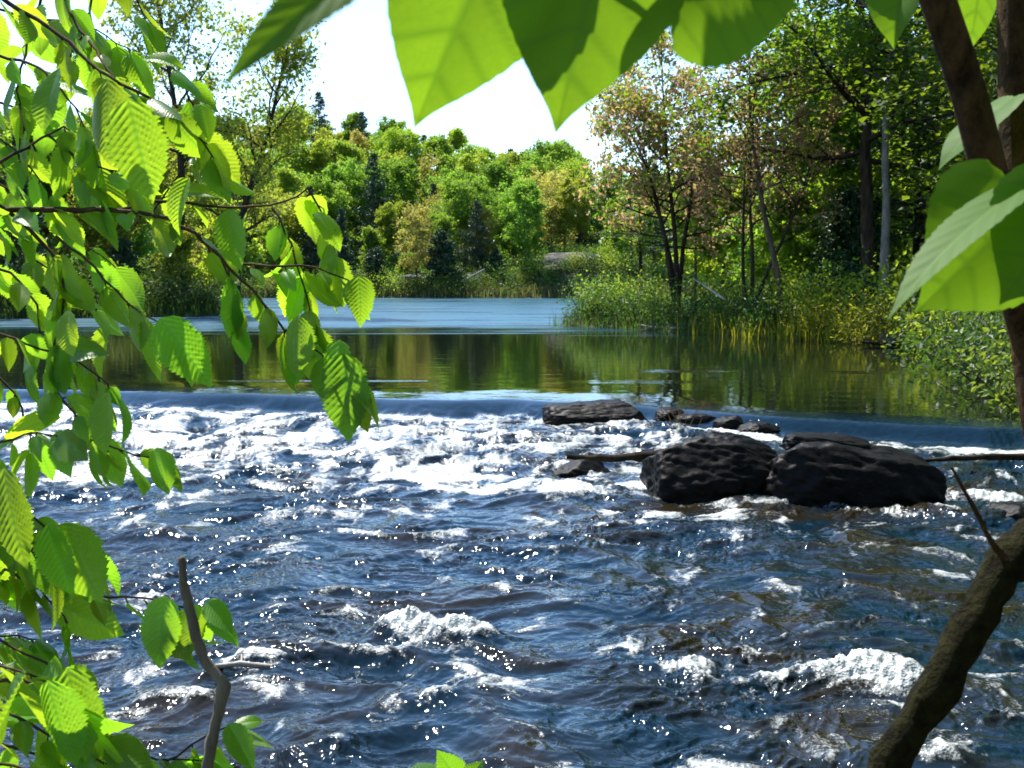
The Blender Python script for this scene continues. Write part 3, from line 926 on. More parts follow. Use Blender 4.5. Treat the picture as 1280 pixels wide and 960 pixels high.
# second bronze tree, px 950
tb = Tubes(); an = []
for k, (lx, ly, hh) in enumerate([(-0.22, 0.1, 6.8), (0.06, -0.05, 8.6), (0.25, 0.0, 7.2)]):
    grow(40 + k, hh, 0.085, 2.6, base=0.36, n1=12, n2=7, n3=5, elev=0.3, lean=(lx, ly), gn=0.14, tubes=tb, anchors=an, minr=0.008)
t2 = tree_thing('bronze_tree', 'crooked dark-stemmed tree with thin bronze leaves between the point and the maple', 'tree', ((938 - 640) / FPX * 42, 42, 0.45), tb, an[::2], M['leaf_bronze'], M['bark_dark'], 3, 0.135, 9, flat=0.35, aspect=0.7, spread_min=0.10)
obj('green_leaves', leaves_mesh('green_leaves', [a for i, a in enumerate(an) if a[0][2] < 3.6], 3, 0.12, 10, flat=0.35, aspect=0.6, spread_min=0.11), M['leaf_lime'], t2)
# straight stem px 975
tb, an = grow(50, 9.5, 0.13, 2.4, base=0.45, n1=15, n2=6, n3=4, elev=0.3, gn=0.12)
tree_thing('bronze_tree', 'straight brown trunk with sparse rusty leaves just left of the maple', 'tree', ((977 - 640) / FPX * 40, 40, 0.5), tb, an[::3], M['leaf_bronze'], M['bark_brown'], 3, 0.13, 11, flat=0.35, aspect=0.7, spread_min=0.10)
# hemlock boughs px 780
tb, an = conifer(51, 5.4, 0.09, 2.6, tiers=9, per=5, base=0.42, ragged=0.8)
tree_thing('hemlock_tree', 'young hemlock with level dark boughs behind the point', 'tree', ((800 - 640) / FPX * 50, 50, 0.5), tb, an, M['leaf_shrub_dark'], M['bark_dark'], 14, 0.17, 12, flat=0.6, aspect=0.4, spread_min=0.1, zsq=0.3)
# the dark maple: two trunks
tb, an = grow(60, 15, 0.26, 5.2, base=0.30, n1=30, n2=10, n3=6, elev=0.12, gn=0.10, up1=0.02, minr=0.008)
tree_thing('maple_tree', 'big dark maple with a black trunk and layered green leaves', 'tree', ((1085 - 640) / FPX * 41, 41, 1.2), tb, an, M['leaf_maple'], M['bark_dark'], 9, 0.17, 13, flat=0.7, aspect=0.95, spread_min=0.12, zsq=0.35)
tb, an = grow(61, 14, 0.17, 3.2, base=0.45, n1=14, n2=7, n3=5, elev=0.3, gn=0.10, minr=0.008)
tree_thing('aspen_tree', 'pale grey-trunked tree standing just right of the black maple trunk', 'tree', ((1104 - 640) / FPX * 39.5, 39.5, 1.1), tb, an, M['leaf_maple'], M['bark_grey'], 5, 0.15, 14, flat=0.6, aspect=0.9, spread_min=0.12, zsq=0.4)
tb, an = grow(62, 11, 0.2, 4.4, base=0.2, n1=22, n2=9, n3=6, elev=0.1, gn=0.10, up1=0.02, minr=0.008)
tree_thing('maple_tree', 'second dark maple reaching out over the cove at the right', 'tree', (14.6, 29.5, 0.6), tb, an, M['leaf_maple'], M['bark_dark'], 8, 0.15, 15, flat=0.7, aspect=0.95, spread_min=0.12, zsq=0.35)
tb, an = conifer(63, 15, 0.22, 3.2, tiers=26, per=7, base=0.12, ragged=0.4)
tree_thing('pine_tree', 'tall dark pine filling the gap behind the maple', 'tree', (15.5, 46, 1.6), tb, an, M['needle'], M['bark_dark'], 14, 0.2, 16, flat=0.3, aspect=0.3, spread_min=0.13)
rm = [(12.5, 50, 'round_b', 'leaf_green', 1.1, 'green tree behind the straight brown trunk'), (19, 50, 'round_a', 'leaf_lime', 1.2, 'yellow-green tree deep behind the maple'), (22, 44, 'round_b', 'leaf_green', 1.3, 'round green tree at the right behind the maple'),
      (8.5, 56, 'vase', 'leaf_lime', 0.8, 'low yellow-green tree behind the bronze-leaved point'), (10.5, 60, 'small', 'leaf_lime', 1.1, 'bushy lime-green tree between the bronze trees'), (16, 58, 'round_a', 'leaf_olive', 1.2, 'olive tree on the rise behind the maple'),
      (26, 56, 'pine', 'needle', 1.1, 'dark pine farthest right on the rise'), (21, 66, 'round_b', 'leaf_green', 1.3, 'green tree on the top of the right rise'), (12.2, 43.5, 'cedar', 'needle', 0.75, 'dark cedar in the shade behind the bank shrubs'), (18, 38, 'round_a', 'leaf_green', 1.0, 'green tree at the back of the cove'),
      (10.2, 45.5, 'small', 'leaf_lime', 0.8, 'sunny yellow-green sapling behind the crooked bronze tree'), (20, 33, 'pine', 'needle', 0.9, 'dark pine at the right edge of the cove'), (13.3, 47, 'small', 'leaf_lime', 0.9, 'yellow-green sapling lit behind the black trunk')]
for (x, y, sh, lf, s, lb) in rm:
    far_tree('pine_tree' if 'needle' in lf else 'broadleaf_tree', sh, lf, 'bark_dark', (x, y, float(land_z(x, y)) - 0.1), rng.rand() * 6, s, lb, 'tree', None)

# the wood the photograph is taken from: its crowns close off the sky over the near bank
for (x, y, sh, s, lb) in [(2.5, -4.5, 'round_a', 1.6, 'near-bank tree right behind the viewpoint'), (7.5, -1.0, 'round_b', 1.5, 'near-bank tree behind the viewpoint on the right'),
                          (0, -11, 'round_b', 1.9, 'second-row tree behind the viewpoint'), (9, -9, 'round_a', 2.0, 'second-row tree behind the viewpoint on the right'), (-12, -1, 'round_a', 1.5, 'tree on the near bank far to the left'),
                          (11.5, 6.5, 'round_b', 1.5, 'tree on the right bank beside the near rapids'), (12.5, 13, 'round_a', 1.5, 'tree on the right bank beside the boulders'), (13.5, 20, 'round_b', 1.3, 'tree on the right bank above the end of the ledge')]:
    far_tree('broadleaf_tree', sh, 'leaf_maple', 'bark_dark', (x, y, float(land_z(x, y)) - 0.1), rng.rand() * 6, s, lb, 'tree', None)

# ------------------------------------------------------------------ shrubs
def shrub(seed, Hs, spread, leafkey, per, size, n1=16, upright=1.0, aspect=0.5):
    r = np.random.RandomState(seed)
    tb = Tubes(); an = []
    for k in range(n1):
        az = r.rand() * 6.28; el = upright + 0.35 * r.randn()
        d = np.array([math.cos(az) * math.cos(el), math.sin(az) * math.cos(el), abs(math.sin(el))])
        L = math.hypot(Hs, spread) * 0.75 * (0.6 + 0.5 * r.rand())
        c = curve(r, np.array([0.15 * r.randn(), 0.15 * r.randn(), -0.1]), d, L, 6, 0.12, 0.03)
        tb.add(c, np.linspace(0.014, 0.004, 7), 4)
        for i in range(2, 7):
            for j in range(2):
                an.append((c[i] + r.randn(3) * 0.12 * Hs, 0.10 * Hs + 0.05))
    return tb, an


shp = {}
for key, a in {'bright': (70, 1.3, 0.9, 'leaf_shrub', 9, 0.085, 18, 1.0, 0.55), 'yellow': (71, 1.15, 0.8, 'leaf_yellow', 12, 0.075, 26, 1.15, 0.25),
               'dark': (72, 1.4, 1.1, 'leaf_shrub_dark', 10, 0.09, 20, 0.9, 0.5), 'lime': (73, 1.9, 1.2, 'leaf_lime', 8, 0.11, 18, 0.95, 0.6)}.items():
    tb, an = shrub(a[0], a[1], a[2], a[3], a[4], a[5], a[6], a[7])
    s1 = tb.mesh('stems'); s1.materials.append(M['bark_brown'])
    s2 = leaves_mesh('foliage', an, a[4], a[5], a[0] + 9, flat=0.35, aspect=a[8], spread_min=0.1); s2.materials.append(M[a[3]])
    shp[key] = (s1, s2)


def shrub_thing(key, x, y, s, label, group=None, sz=1.0):
    z = max(float(land_z(x, y)), 0.0)
    e = empty('shrub', (x, y, z - 0.05), label, 'shrub', group)
    s *= 1.3 if y < 60 else 1.15
    e.rotation_euler = (0, 0, rng.rand() * 6.28); e.scale = (s, s, s * sz)
    link(bpy.data.objects.new('stems', shp[key][0]), e)
    link(bpy.data.objects.new('foliage', shp[key][1]), e)


def sx(px, D): return (px - 640) / FPX * D


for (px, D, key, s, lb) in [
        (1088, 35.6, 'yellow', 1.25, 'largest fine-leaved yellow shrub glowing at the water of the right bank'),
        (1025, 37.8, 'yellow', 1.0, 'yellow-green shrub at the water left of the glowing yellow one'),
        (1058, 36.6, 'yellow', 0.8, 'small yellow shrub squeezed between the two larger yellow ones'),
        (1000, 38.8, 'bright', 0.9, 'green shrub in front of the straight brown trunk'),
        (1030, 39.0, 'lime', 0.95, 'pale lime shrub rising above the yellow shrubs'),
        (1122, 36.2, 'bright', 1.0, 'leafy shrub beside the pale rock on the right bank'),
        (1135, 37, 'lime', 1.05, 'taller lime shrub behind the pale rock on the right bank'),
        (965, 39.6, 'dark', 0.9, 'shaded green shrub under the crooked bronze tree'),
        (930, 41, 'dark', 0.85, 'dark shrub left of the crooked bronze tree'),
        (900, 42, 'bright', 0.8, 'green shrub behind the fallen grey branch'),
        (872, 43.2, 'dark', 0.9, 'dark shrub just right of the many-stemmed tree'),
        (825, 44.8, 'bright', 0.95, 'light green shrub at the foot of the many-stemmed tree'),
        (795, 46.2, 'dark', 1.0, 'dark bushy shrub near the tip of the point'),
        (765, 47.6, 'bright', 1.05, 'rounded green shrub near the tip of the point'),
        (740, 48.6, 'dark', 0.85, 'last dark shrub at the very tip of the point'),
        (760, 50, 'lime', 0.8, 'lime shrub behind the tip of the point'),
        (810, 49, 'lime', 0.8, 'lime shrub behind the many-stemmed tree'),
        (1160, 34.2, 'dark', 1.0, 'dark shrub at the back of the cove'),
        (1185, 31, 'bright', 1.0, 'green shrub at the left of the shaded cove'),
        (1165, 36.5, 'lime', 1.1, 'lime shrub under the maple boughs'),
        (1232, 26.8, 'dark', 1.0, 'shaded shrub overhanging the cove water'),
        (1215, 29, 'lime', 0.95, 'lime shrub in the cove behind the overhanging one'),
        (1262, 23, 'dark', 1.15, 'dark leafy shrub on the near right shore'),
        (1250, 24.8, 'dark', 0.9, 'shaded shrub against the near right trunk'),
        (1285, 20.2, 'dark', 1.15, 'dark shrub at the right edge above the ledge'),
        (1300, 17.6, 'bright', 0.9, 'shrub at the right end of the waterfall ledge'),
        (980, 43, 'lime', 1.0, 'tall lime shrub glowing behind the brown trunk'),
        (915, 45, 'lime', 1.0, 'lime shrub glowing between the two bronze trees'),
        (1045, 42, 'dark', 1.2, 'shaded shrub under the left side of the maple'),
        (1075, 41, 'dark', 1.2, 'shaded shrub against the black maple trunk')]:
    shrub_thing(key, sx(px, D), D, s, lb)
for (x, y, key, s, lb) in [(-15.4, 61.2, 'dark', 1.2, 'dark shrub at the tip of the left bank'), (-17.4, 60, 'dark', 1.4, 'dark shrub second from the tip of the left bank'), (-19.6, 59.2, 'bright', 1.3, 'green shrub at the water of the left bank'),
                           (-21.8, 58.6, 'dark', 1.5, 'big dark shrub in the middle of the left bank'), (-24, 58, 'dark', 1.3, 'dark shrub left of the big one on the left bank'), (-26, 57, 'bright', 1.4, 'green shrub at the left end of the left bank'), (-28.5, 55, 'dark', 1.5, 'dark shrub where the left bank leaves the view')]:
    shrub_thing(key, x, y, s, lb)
# shore shrubs along the far waterline
for i, px in enumerate(range(300, 770, 17)):
    D = 111.5 + rng.rand() * 1.5
    key = ['bright', 'yellow', 'dark', 'lime', 'yellow', 'bright'][rng.randint(6)]
    kn = {'bright': 'green', 'yellow': 'dry yellow', 'dark': 'dark', 'lime': 'lime'}[key]
    side = 'left of the tall middle cedar' if px < 540 else 'between the middle cedar and the birch' if px < 655 else 'below the rock ledge'
    shrub_thing(key, sx(px + rng.uniform(-5, 5), D), D, rng.uniform(0.9, 1.7), 'low %s shrub on the far waterline %s' % (kn, side), '%s shrubs on the far waterline' % kn)

# ------------------------------------------------------------------ ground cover (stuff)
def cover(name, label, n, region, hmin, hmax, mat, seed, per, size, aspect=0.5, flat=0.3):
    r = np.random.RandomState(seed)
    X = r.uniform(region[0], region[1], n); Y = r.uniform(region[2], region[3], n)
    Z = land_z(X, Y)
    ok = (Z > 0.04) & ~((X > 2.5) & (X < 10.5) & (Y > 111) & (Y < 123))
    X, Y, Z = X[ok], Y[ok], Z[ok]
    hh = r.uniform(hmin, hmax, len(X)) * (0.6 + 0.8 * np.clip(0.5 + perlin(X * 0.5, Y * 0.5, seed), 0, 1))
    pts = np.stack([X, Y, Z], 1)
    o = obj(name, scatter(name, pts, hh, mat, seed, per, size, aspect, flat), mat)
    tag(o, label, 'undergrowth', None, 'stuff')


cover('undergrowth', 'low green growth covering the right bank between the shrubs', 2600, (2, 17, 15, 52), 0.25, 0.6, M['leaf_shrub_dark'], 81, 8, 0.09)
cover('undergrowth', 'sunlit weeds among the right bank trees', 1500, (3, 22, 36, 62), 0.3, 0.7, M['leaf_shrub'], 82, 7, 0.10)
cover('undergrowth', 'low growth covering the left bank', 1500, (-32, -14, 54, 72), 0.3, 0.8, M['leaf_shrub_dark'], 83, 7, 0.13)
cover('undergrowth', 'mixed brush covering the foot of the far slope', 5200, (-45, 45, 109, 135), 0.4, 1.2, M['leaf_shrub'], 84, 7, 0.2)
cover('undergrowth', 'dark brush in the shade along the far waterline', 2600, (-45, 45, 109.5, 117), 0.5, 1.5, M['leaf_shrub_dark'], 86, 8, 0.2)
cover('undergrowth', 'green brush covering the upper far slope', 5200, (-80, 70, 130, 215), 0.5, 1.4, M['leaf_green'], 85, 6, 0.32)


def reeds(name, label, xs, ys, hmin, hmax, seed, mat, w=0.012, per=1):
    r = np.random.RandomState(seed)
    X = np.repeat(np.asarray(xs), per) + r.randn(len(xs) * per) * 0.15
    Y = np.repeat(np.asarray(ys), per) + r.randn(len(xs) * per) * 0.15
    Z = np.maximum(land_z(X, Y), -0.05)
    n = len(X)
    h = r.uniform(hmin, hmax, n)
    ln = r.randn(n, 2) * 0.22
    az = r.rand(n) * 3.14
    sx_, sy_ = np.cos(az) * w, np.sin(az) * w
    b = np.stack([X, Y, Z - 0.05], 1); s = np.stack([sx_, sy_, np.zeros(n)], 1)
    m = b + np.stack([ln[:, 0] * h * 0.3, ln[:, 1] * h * 0.3, h * 0.55], 1)
    t = b + np.stack([ln[:, 0] * h, ln[:, 1] * h, h], 1)
    v = np.stack([b - s, b + s, m + s * 0.8, m - s * 0.8, t], 1).reshape(-1, 3)
    k = np.arange(n)[:, None] * 5
    me = mesh_np(name, v, k + np.array([[0, 1, 2, 3]]), k + np.array([[3, 2, 4]]), attrs={'tint': np.repeat(r.rand(n), 5)})
    o = obj(name, me, mat)
    tag(o, label, 'reeds', None, 'stuff')


def along(poly, n, seed, off=0.3):
    r = np.random.RandomState(seed)
    p = np.array(poly); seg = np.linalg.norm(np.diff(p, axis=0), axis=1); c = np.concatenate([[0], np.cumsum(seg)])
    t = r.rand(n) * c[-1]
    x = np.interp(t, c, p[:, 0]) + r.randn(n) * off; y = np.interp(t, c, p[:, 1]) + r.randn(n) * off
    return x, y


x, y = along(right_land[2:6], 2200, 11, 0.45)
reeds('reeds', 'bright yellow-green grass along the sunny part of the right bank', x, y + 0.4, 0.35, 0.95, 97, M['leaf_yellow'], 0.018)
x, y = along(right_land[0:6], 1200, 1, 0.35)
reeds('reeds', 'green grass and reeds fringing the right bank', x, y + 0.2, 0.3, 0.85, 91, M['leaf_shrub'], 0.014)
x, y = along(right_land[0:6], 800, 2, 0.3)
reeds('reeds', 'dry straw-coloured reeds among the right bank grass', x, y + 0.3, 0.3, 0.8, 92, M['reed'], 0.012)
x, y = along([(-45, 112.0), (-25, 110.2), (-15, 111), (-6, 110.6), (0, 109.8), (6, 108.2), (14, 108), (30, 106)], 5200, 3, 0.5)
reeds('reeds', 'band of pale straw reeds along the far waterline', x, y, 0.4, 1.1, 93, M['reed'], 0.05)
x, y = along([(-14.6, 61), (-17, 59), (-24, 56.5), (-30, 51)], 2200, 4, 0.35)
reeds('reeds', 'dark grass fringing the left bank', x, y, 0.3, 0.9, 94, M['leaf_shrub_dark'], 0.025)
# near tip reeds standing in water
x, y = along([(2.0, 48.2), (2.9, 47.4)], 90, 5, 0.25)
reeds('reeds', 'thin dead reeds standing in the water off the tip of the point', x, y, 0.4, 1.0, 95, M['bark_brown'], 0.008)

# ------------------------------------------------------------------ rocks
def rock_mesh(name, dims, seed, sub=5, block=0.55, strata=0.05, rough=0.10, tilt=0.0, facet=(0.84, 1.04)):
    import bmesh
    bm = bmesh.new()
    bmesh.ops.create_icosphere(bm, subdivisions=sub, radius=1)
    v = np.array([q.co[:] for q in bm.verts])
    f = np.array([[q.index for q in fc.verts] for fc in bm.faces])
    bm.free()
    # squarish super-ellipsoid
    a = np.abs(v) + 1e-6
    k = (a ** (2 / block * 0.5 + 1.2)).sum(1) ** (-1 / (2 / block * 0.5 + 1.2))
    v = v * k[:, None]
    d = v / np.linalg.norm(v, axis=1)[:, None]
    n = fbm(d[:, 0] * 1.6 + d[:, 2] * 0.7, d[:, 1] * 1.6 - d[:, 2] * 0.9, 5, seed)
    n2 = np.abs(fbm(d[:, 0] * 1.6 + d[:, 2] * 1.1 + 5, d[:, 1] * 1.3 + d[:, 2] * 5.3, 4, seed + 5))
    v = v * (1 + rough * 1.6 * n)[:, None]
    rr = np.random.RandomState(seed * 7 + 1)
    for _ in range(14):
        pn = rr.randn(3); pn /= np.linalg.norm(pn)
        off = rr.uniform(facet[0], facet[1])
        dd = np.maximum(0, v @ pn - off)
        v = v - (dd * 0.92)[:, None] * pn
    v = v * (1 + rough * 0.55 * fbm(d[:, 0] * 5 + d[:, 2] * 3, d[:, 1] * 5 + d[:, 2] * 6, 4, seed + 9) - rough * 0.12 * n2)[:, None]
    v = v * np.array(dims)
    zz = v[:, 2] + tilt * v[:, 0] + 0.05 * perlin(v[:, 0] * 2, v[:, 1] * 2, seed)
    st = np.abs(((zz / (strata * 3.2)) % 1) - 0.5) * 2
    out = d * np.array([1, 1, 0.15])
    v = v - out * (strata * 0.18 * (sstep(0.72, 1.0, st)) * (0.4 + np.clip(perlin(v[:, 0] * 3, v[:, 1] * 3 + zz * 3, seed + 2) + 0.5, 0, 1)))[:, None]
    return mesh_np(name, v, None, f, smooth=True)


def rock(label, cat, loc, dims, seed, mat, rz=0, group=None, name='boulder', rx=0, ry=0, **kw):
    o = obj(name, rock_mesh(name, dims, seed, **kw), mat, None, loc)
    o.rotation_euler = (rx, ry, rz)
    return tag(o, label, cat, group)


rock('large left-hand black boulder, ledged on top, standing in the rapids', 'boulder', (sx(893, 13.7), 13.8, -0.45), (0.76, 0.58, 0.60), 3, M['rock_wet'], rz=0.12, sub=6, block=0.32, rough=0.10, strata=0.07, tilt=0.15, ry=0.07, facet=(0.93, 1.2))
rock('largest black boulder in the rapids, right of its twin and sloping down to the right', 'boulder', (sx(1068, 13.5), 13.5, -0.50), (1.0, 0.60, 0.57), 8, M['rock_wet'], rz=-0.08, sub=6, block=0.34, rough=0.10, strata=0.08, tilt=0.2, ry=0.13, facet=(0.93, 1.2))
rock('flat black cap stone lying on top of the largest boulder', 'boulder', (sx(1035, 13.8), 13.75, 0.03), (0.50, 0.34, 0.16), 12, M['rock_wet'], rz=0.1, sub=5, block=0.4, rough=0.12, strata=0.05, ry=0.12)
rock('small rounded black boulder sitting on the lip of the ledge', 'boulder', (sx(745, 18), 18.2, -0.24), (0.78, 0.48, 0.34), 17, M['rock_wet'], rz=0.05, sub=6, block=0.42, rough=0.10, strata=0.05, facet=(0.88, 1.1))
for (px, y, zc, dx, dz, lb) in [(838, 18.25, -0.15, 0.26, 0.13, 'knob of wet rock on the lip right beside the small boulder'), (872, 17.85, -0.20, 0.34, 0.14, 'low wet rock breaking the lip behind the left big boulder'),
                                (915, 17.5, -0.20, 0.28, 0.15, 'rounded wet rock on the lip above the gap between the big boulders'), (950, 17.1, -0.22, 0.30, 0.13, 'last wet rock of the broken lip, behind the right big boulder'),
                                ]:
    rock(lb, 'rock', (sx(px, y), y, zc), (dx, 0.24, dz), int(px), M['rock_wet'], rz=0.2 * math.sin(px), sub=5, rough=0.16, name='rock')
rock('dark rock under the fall left of the boulders, water pouring over it', 'rock', (sx(728, 15.0), 15.1, -0.60), (0.42, 0.40, 0.30), 23, M['rock_wet'], sub=5, name='rock')
rock('dark rock in the foam at the right edge of the river', 'rock', (sx(1285, 12.2), 12.3, -0.62), (0.33, 0.35, 0.28), 25, M['rock_wet'], sub=5, name='rock')
rock('pale sunlit rock on the right bank waterline', 'rock', (sx(1110, 35), 35.0, 0.08), (0.26, 0.24, 0.30), 27, M['rock_grey'], sub=4, name='rock')

# far ledge
for i, (px, D, dx, dz, zc, lb) in enumerate([
        (715, 117, 3.0, 1.1, 2.6, 'broad grey rock ledge above the far shore'), (750, 116, 2.2, 0.9, 2.0, 'grey rock ledge at the right end of the far outcrop'), (690, 115, 1.5, 0.8, 1.7, 'grey rock step at the left end of the far outcrop'),
        (720, 113.2, 1.1, 0.5, 0.8, 'grey boulder below the middle of the far ledge'), (742, 112.6, 0.8, 0.5, 0.6, 'grey boulder below the right end of the far ledge'), (700, 112.4, 0.8, 0.45, 0.5, 'grey boulder below the left end of the far ledge'),
        (600, 114.5, 1.3, 0.6, 1.3, 'grey rock showing between cedar and birch'), (515, 115.5, 1.2, 0.5, 1.3, 'grey rock by the thin pale-trunked tree'), (775, 113.5, 1.2, 0.7, 1.0, 'grey rock seen just left of the bronze tree')]):
    rock(lb, 'rock', (sx(px, D), D, zc + 0.3), (dx * 1.15, 1.6, dz * 1.2), 40 + i, M['rock_grey'], name='rock', sub=5, block=0.4, strata=0.12, rz=0.2 * ((i % 3) - 1))

# ------------------------------------------------------------------ logs and dead wood
def stick(name, label, cat, pts, rad, mat, sides=8, noise=0.1, seed=1, extra=None, sub=4):
    r = np.random.RandomState(seed)
    pts = np.asarray(pts, float); rad = np.asarray(rad, float)
    t = np.arange(len(pts)); tt = np.linspace(0, len(pts) - 1, (len(pts) - 1) * sub + 1)
    pp = np.stack([np.interp(tt, t, pts[:, i]) for i in range(3)], 1)
    pp[1:-1] = 0.25 * pp[:-2] + 0.5 * pp[1:-1] + 0.25 * pp[2:]
    rr = np.interp(tt, t, rad)
    pp += r.randn(*pp.shape) * rr[:, None] * noise * 0.6
    tb = Tubes(); tb.add(pp, rr * (1 + noise * r.randn(len(rr)) * 0.5), sides, noise, r)
    for e in (extra or []):
        tb.add(np.array(e[0]), np.array(e[1]), 6)
    return tb


lg = stick('', '', '', [P(708, 570, 14.6), P(750, 573, 14.5), P(800, 571, 14.4), P(835, 566, 14.3)], [0.03, 0.042, 0.05, 0.055], M['wetlog'], noise=0.2)
tag(obj('log', lg.mesh('log'), M['wetlog']), 'black sodden log jutting left from the big boulders', 'log')
lg = stick('', '', '', [P(1140, 577, 14.3), P(1190, 573, 14.4), P(1240, 571, 14.5), P(1310, 571, 14.6)], [0.02, 0.03, 0.035, 0.045], M['wetlog'], noise=0.15)
tag(obj('log', lg.mesh('log'), M['wetlog']), 'thin dark log lying across the current right of the boulders', 'log')
a = W(800, 406, 0.12); b = W(850, 411, 0.12)
lg = stick('', '', '', [W(798, 405, 0.22), W(812, 409, 0.12), W(830, 410, 0.1), W(856, 410, 0.15)], [0.02, 0.04, 0.05, 0.04], M['dead'], noise=0.1,
           extra=[([W(812, 409, 0.12), W(806, 413, 0.02)], [0.03, 0.02]), ([W(818, 409.5, 0.12), W(814, 403, 0.4)], [0.02, 0.01])])
tag(obj('driftwood', lg.mesh('driftwood'), M['dead']), 'bleached driftwood branch at the water below the point', 'driftwood')
lg = stick('', '', '', [P(866, 348, 43), P(885, 360, 42), P(905, 374, 41)], [0.02, 0.03, 0.045], M['dead'])
tag(obj('fallen_branch', lg.mesh('fallen_branch'), M['dead']), 'grey fallen branch leaning in the right bank shrubs', 'branch')
lg = stick('', '', '', [P(606, 336, 112), P(592, 344, 112), P(575, 354, 112)], [0.06, 0.10, 0.12], M['dead'])
tag(obj('fallen_log', lg.mesh('fallen_log'), M['dead']), 'bleached fallen trunk on the far shore by the middle cedar', 'log')
lg = stick('', '', '', [P(1075, 427, 34.5), P(1100, 429, 34.3), P(1120, 430, 34.2)], [0.03, 0.06, 0.04], M['wetlog'])
tag(obj('log', lg.mesh('log'), M['wetlog']), 'short dark log floating by the pale rock', 'log')
# dry weeds on the broken ledge
tb = Tubes(); r = np.random.RandomState(5)
b0 = P(852, 532, 17.2)
for k in range(16):
    d = np.array([r.randn() * 0.5, r.randn() * 0.3, 1.0])
    c = curve(r, b0 + r.randn(3) * np.array([0.1, 0.05, 0]), d, 0.25 + 0.25 * r.rand(), 4, 0.15, 0)
    tb.add(c, [0.006, 0.005, 0.004, 0.003, 0.002], 3)
M['drystalk'] = bark_mat('dry_stalk', (0.12, 0.07, 0.03), (0.25, 0.16, 0.06), 20)
tag(obj('dry_weed', tb.mesh('dry_weed'), M['drystalk']), 'tuft of dry brown weed on the ledge beside the small boulder', 'weed')
# bleached stick in the near water
lg = stick('', '', '', [W(268, 833, -0.5), W(300, 829, -0.5), W(335, 833, -0.52), W(380, 840, -0.56)], [0.016, 0.018, 0.016, 0.01], M['dead'], extra=[([W(302, 829, -0.5), W(302, 818, -0.46)], [0.008, 0.005])])
tag(obj('driftwood', lg.mesh('driftwood'), M['dead']), 'small pale stick caught in the near rapids behind the grey twig', 'driftwood')

# ------------------------------------------------------------------ detailed leaves
def leaf_proto(name, mat, seed, nl=56, nw=9, wmax=0.27, serr=0.03, nv=13, pleat=0.030, droop=0.25, fold=0.25, curl=0.1, heart=False, twist=0.0):
    r = np.random.RandomState(seed)
    t = np.linspace(0, 1, nl)
    if heart:
        w = wmax * np.interp(t, [0, .03, .1, .2, .32, .45, .58, .7, .8, .88, .94, 1], [0.25, .62, .88, 1.0, 1.0, .92, .77, .57, .37, .19, .08, .006])
    else:
        w = wmax * np.interp(t, [0, .03, .09, .2, .35, .5, .62, .74, .84, .91, .96, 1], [0.03, .35, .66, .90, 1.0, .98, .88, .68, .43, .23, .10, .006])
    # smooth outline
    for _ in range(2):
        w[1:-1] = 0.25 * w[:-2] + 0.5 * w[1:-1] + 0.25 * w[2:]
    V = []; vein = []
    us = np.linspace(-1, 1, 2 * nw + 1)
    ph = r.rand() * 0.3
    for i, tt in enumerate(t):
        for u in us:
            asym = 1.06 if u > 0 else 0.95
            ss = 1.0
            k = nv * (tt - 0.30 * abs(u) * w[i] / wmax * 0.9) + ph
            saw = (k * 2) % 1
            if abs(u) > 0.99: ss = 1 + serr / wmax * (saw - 0.5) * 2.2
            x = u * w[i] * asym * ss
            y = tt - 0.0
            if heart and tt < 0.2: y -= 0.10 * (abs(u) ** 1.5) * (1 - tt / 0.2)
            fr = k % 1
            z = pleat * (abs(fr - 0.5) * 2 - 0.5) * min(1, abs(u) * 3) * (1.0 - 0.5 * abs(u)) * min(1, w[i] / wmax * 1.5)
            z += fold * abs(x) - curl * x * x * 6
            dv = min(fr, 1 - fr)
            vv = max(0, 1 - dv / 0.17) * 1.0 if abs(u) > 0.04 else 1
            if abs(u) < 0.09: vv = 1.0
            z += twist * x * (tt - 0.4)
            V.append((x, y, z)); vein.append(vv)
    V = np.array(V)
    # droop along the length
    y = V[:, 1].copy(); z = V[:, 2].copy()
    ang = droop * y ** 1.3
    yy = np.zeros(nl); zz = np.zeros(nl)
    a = droop * t ** 1.3
    dt = 1 / (nl - 1)
    yy[1:] = np.cumsum(np.cos(a[1:]) * dt); zz[1:] = np.cumsum(-np.sin(a[1:]) * dt)
    bY = np.interp(y, t, yy) + np.where(y < 0, y, 0); bZ = np.interp(y, t, zz)
    V[:, 1] = bY + z * np.sin(ang); V[:, 2] = bZ + z * np.cos(ang)
    m = 2 * nw + 1
    i = np.arange((nl - 1) * m).reshape(nl - 1, m)[:, :-1].ravel()
    q = np.stack([i, i + 1, i + m + 1, i + m], 1)
    me = mesh_np(name, V, q, attrs={'vein': vein}, smooth=True)
    # petiole
    me.materials.append(mat)
    return me


elm_protos = [leaf_proto('elm_leaf', M['elm'], 200 + k, wmax=[0.27, 0.25, 0.29, 0.26, 0.24, 0.28, 0.30, 0.23][k], droop=[0.2, 0.7, 0.4, 1.0, 0.1, 0.55, 0.35, 0.8][k], fold=[0.15, 0.4, 0.25, 0.1, 0.6, 0.3, 0.08, 0.5][k],
                         nv=[13, 14, 12, 15, 13, 12, 14, 13][k], twist=[0.3, -0.5, 0.8, 0, 0.5, -0.9, 0.2, -0.3][k], curl=[.1, .25, .05, .2, .1, .15, .3, .1][k]) for k in range(8)]


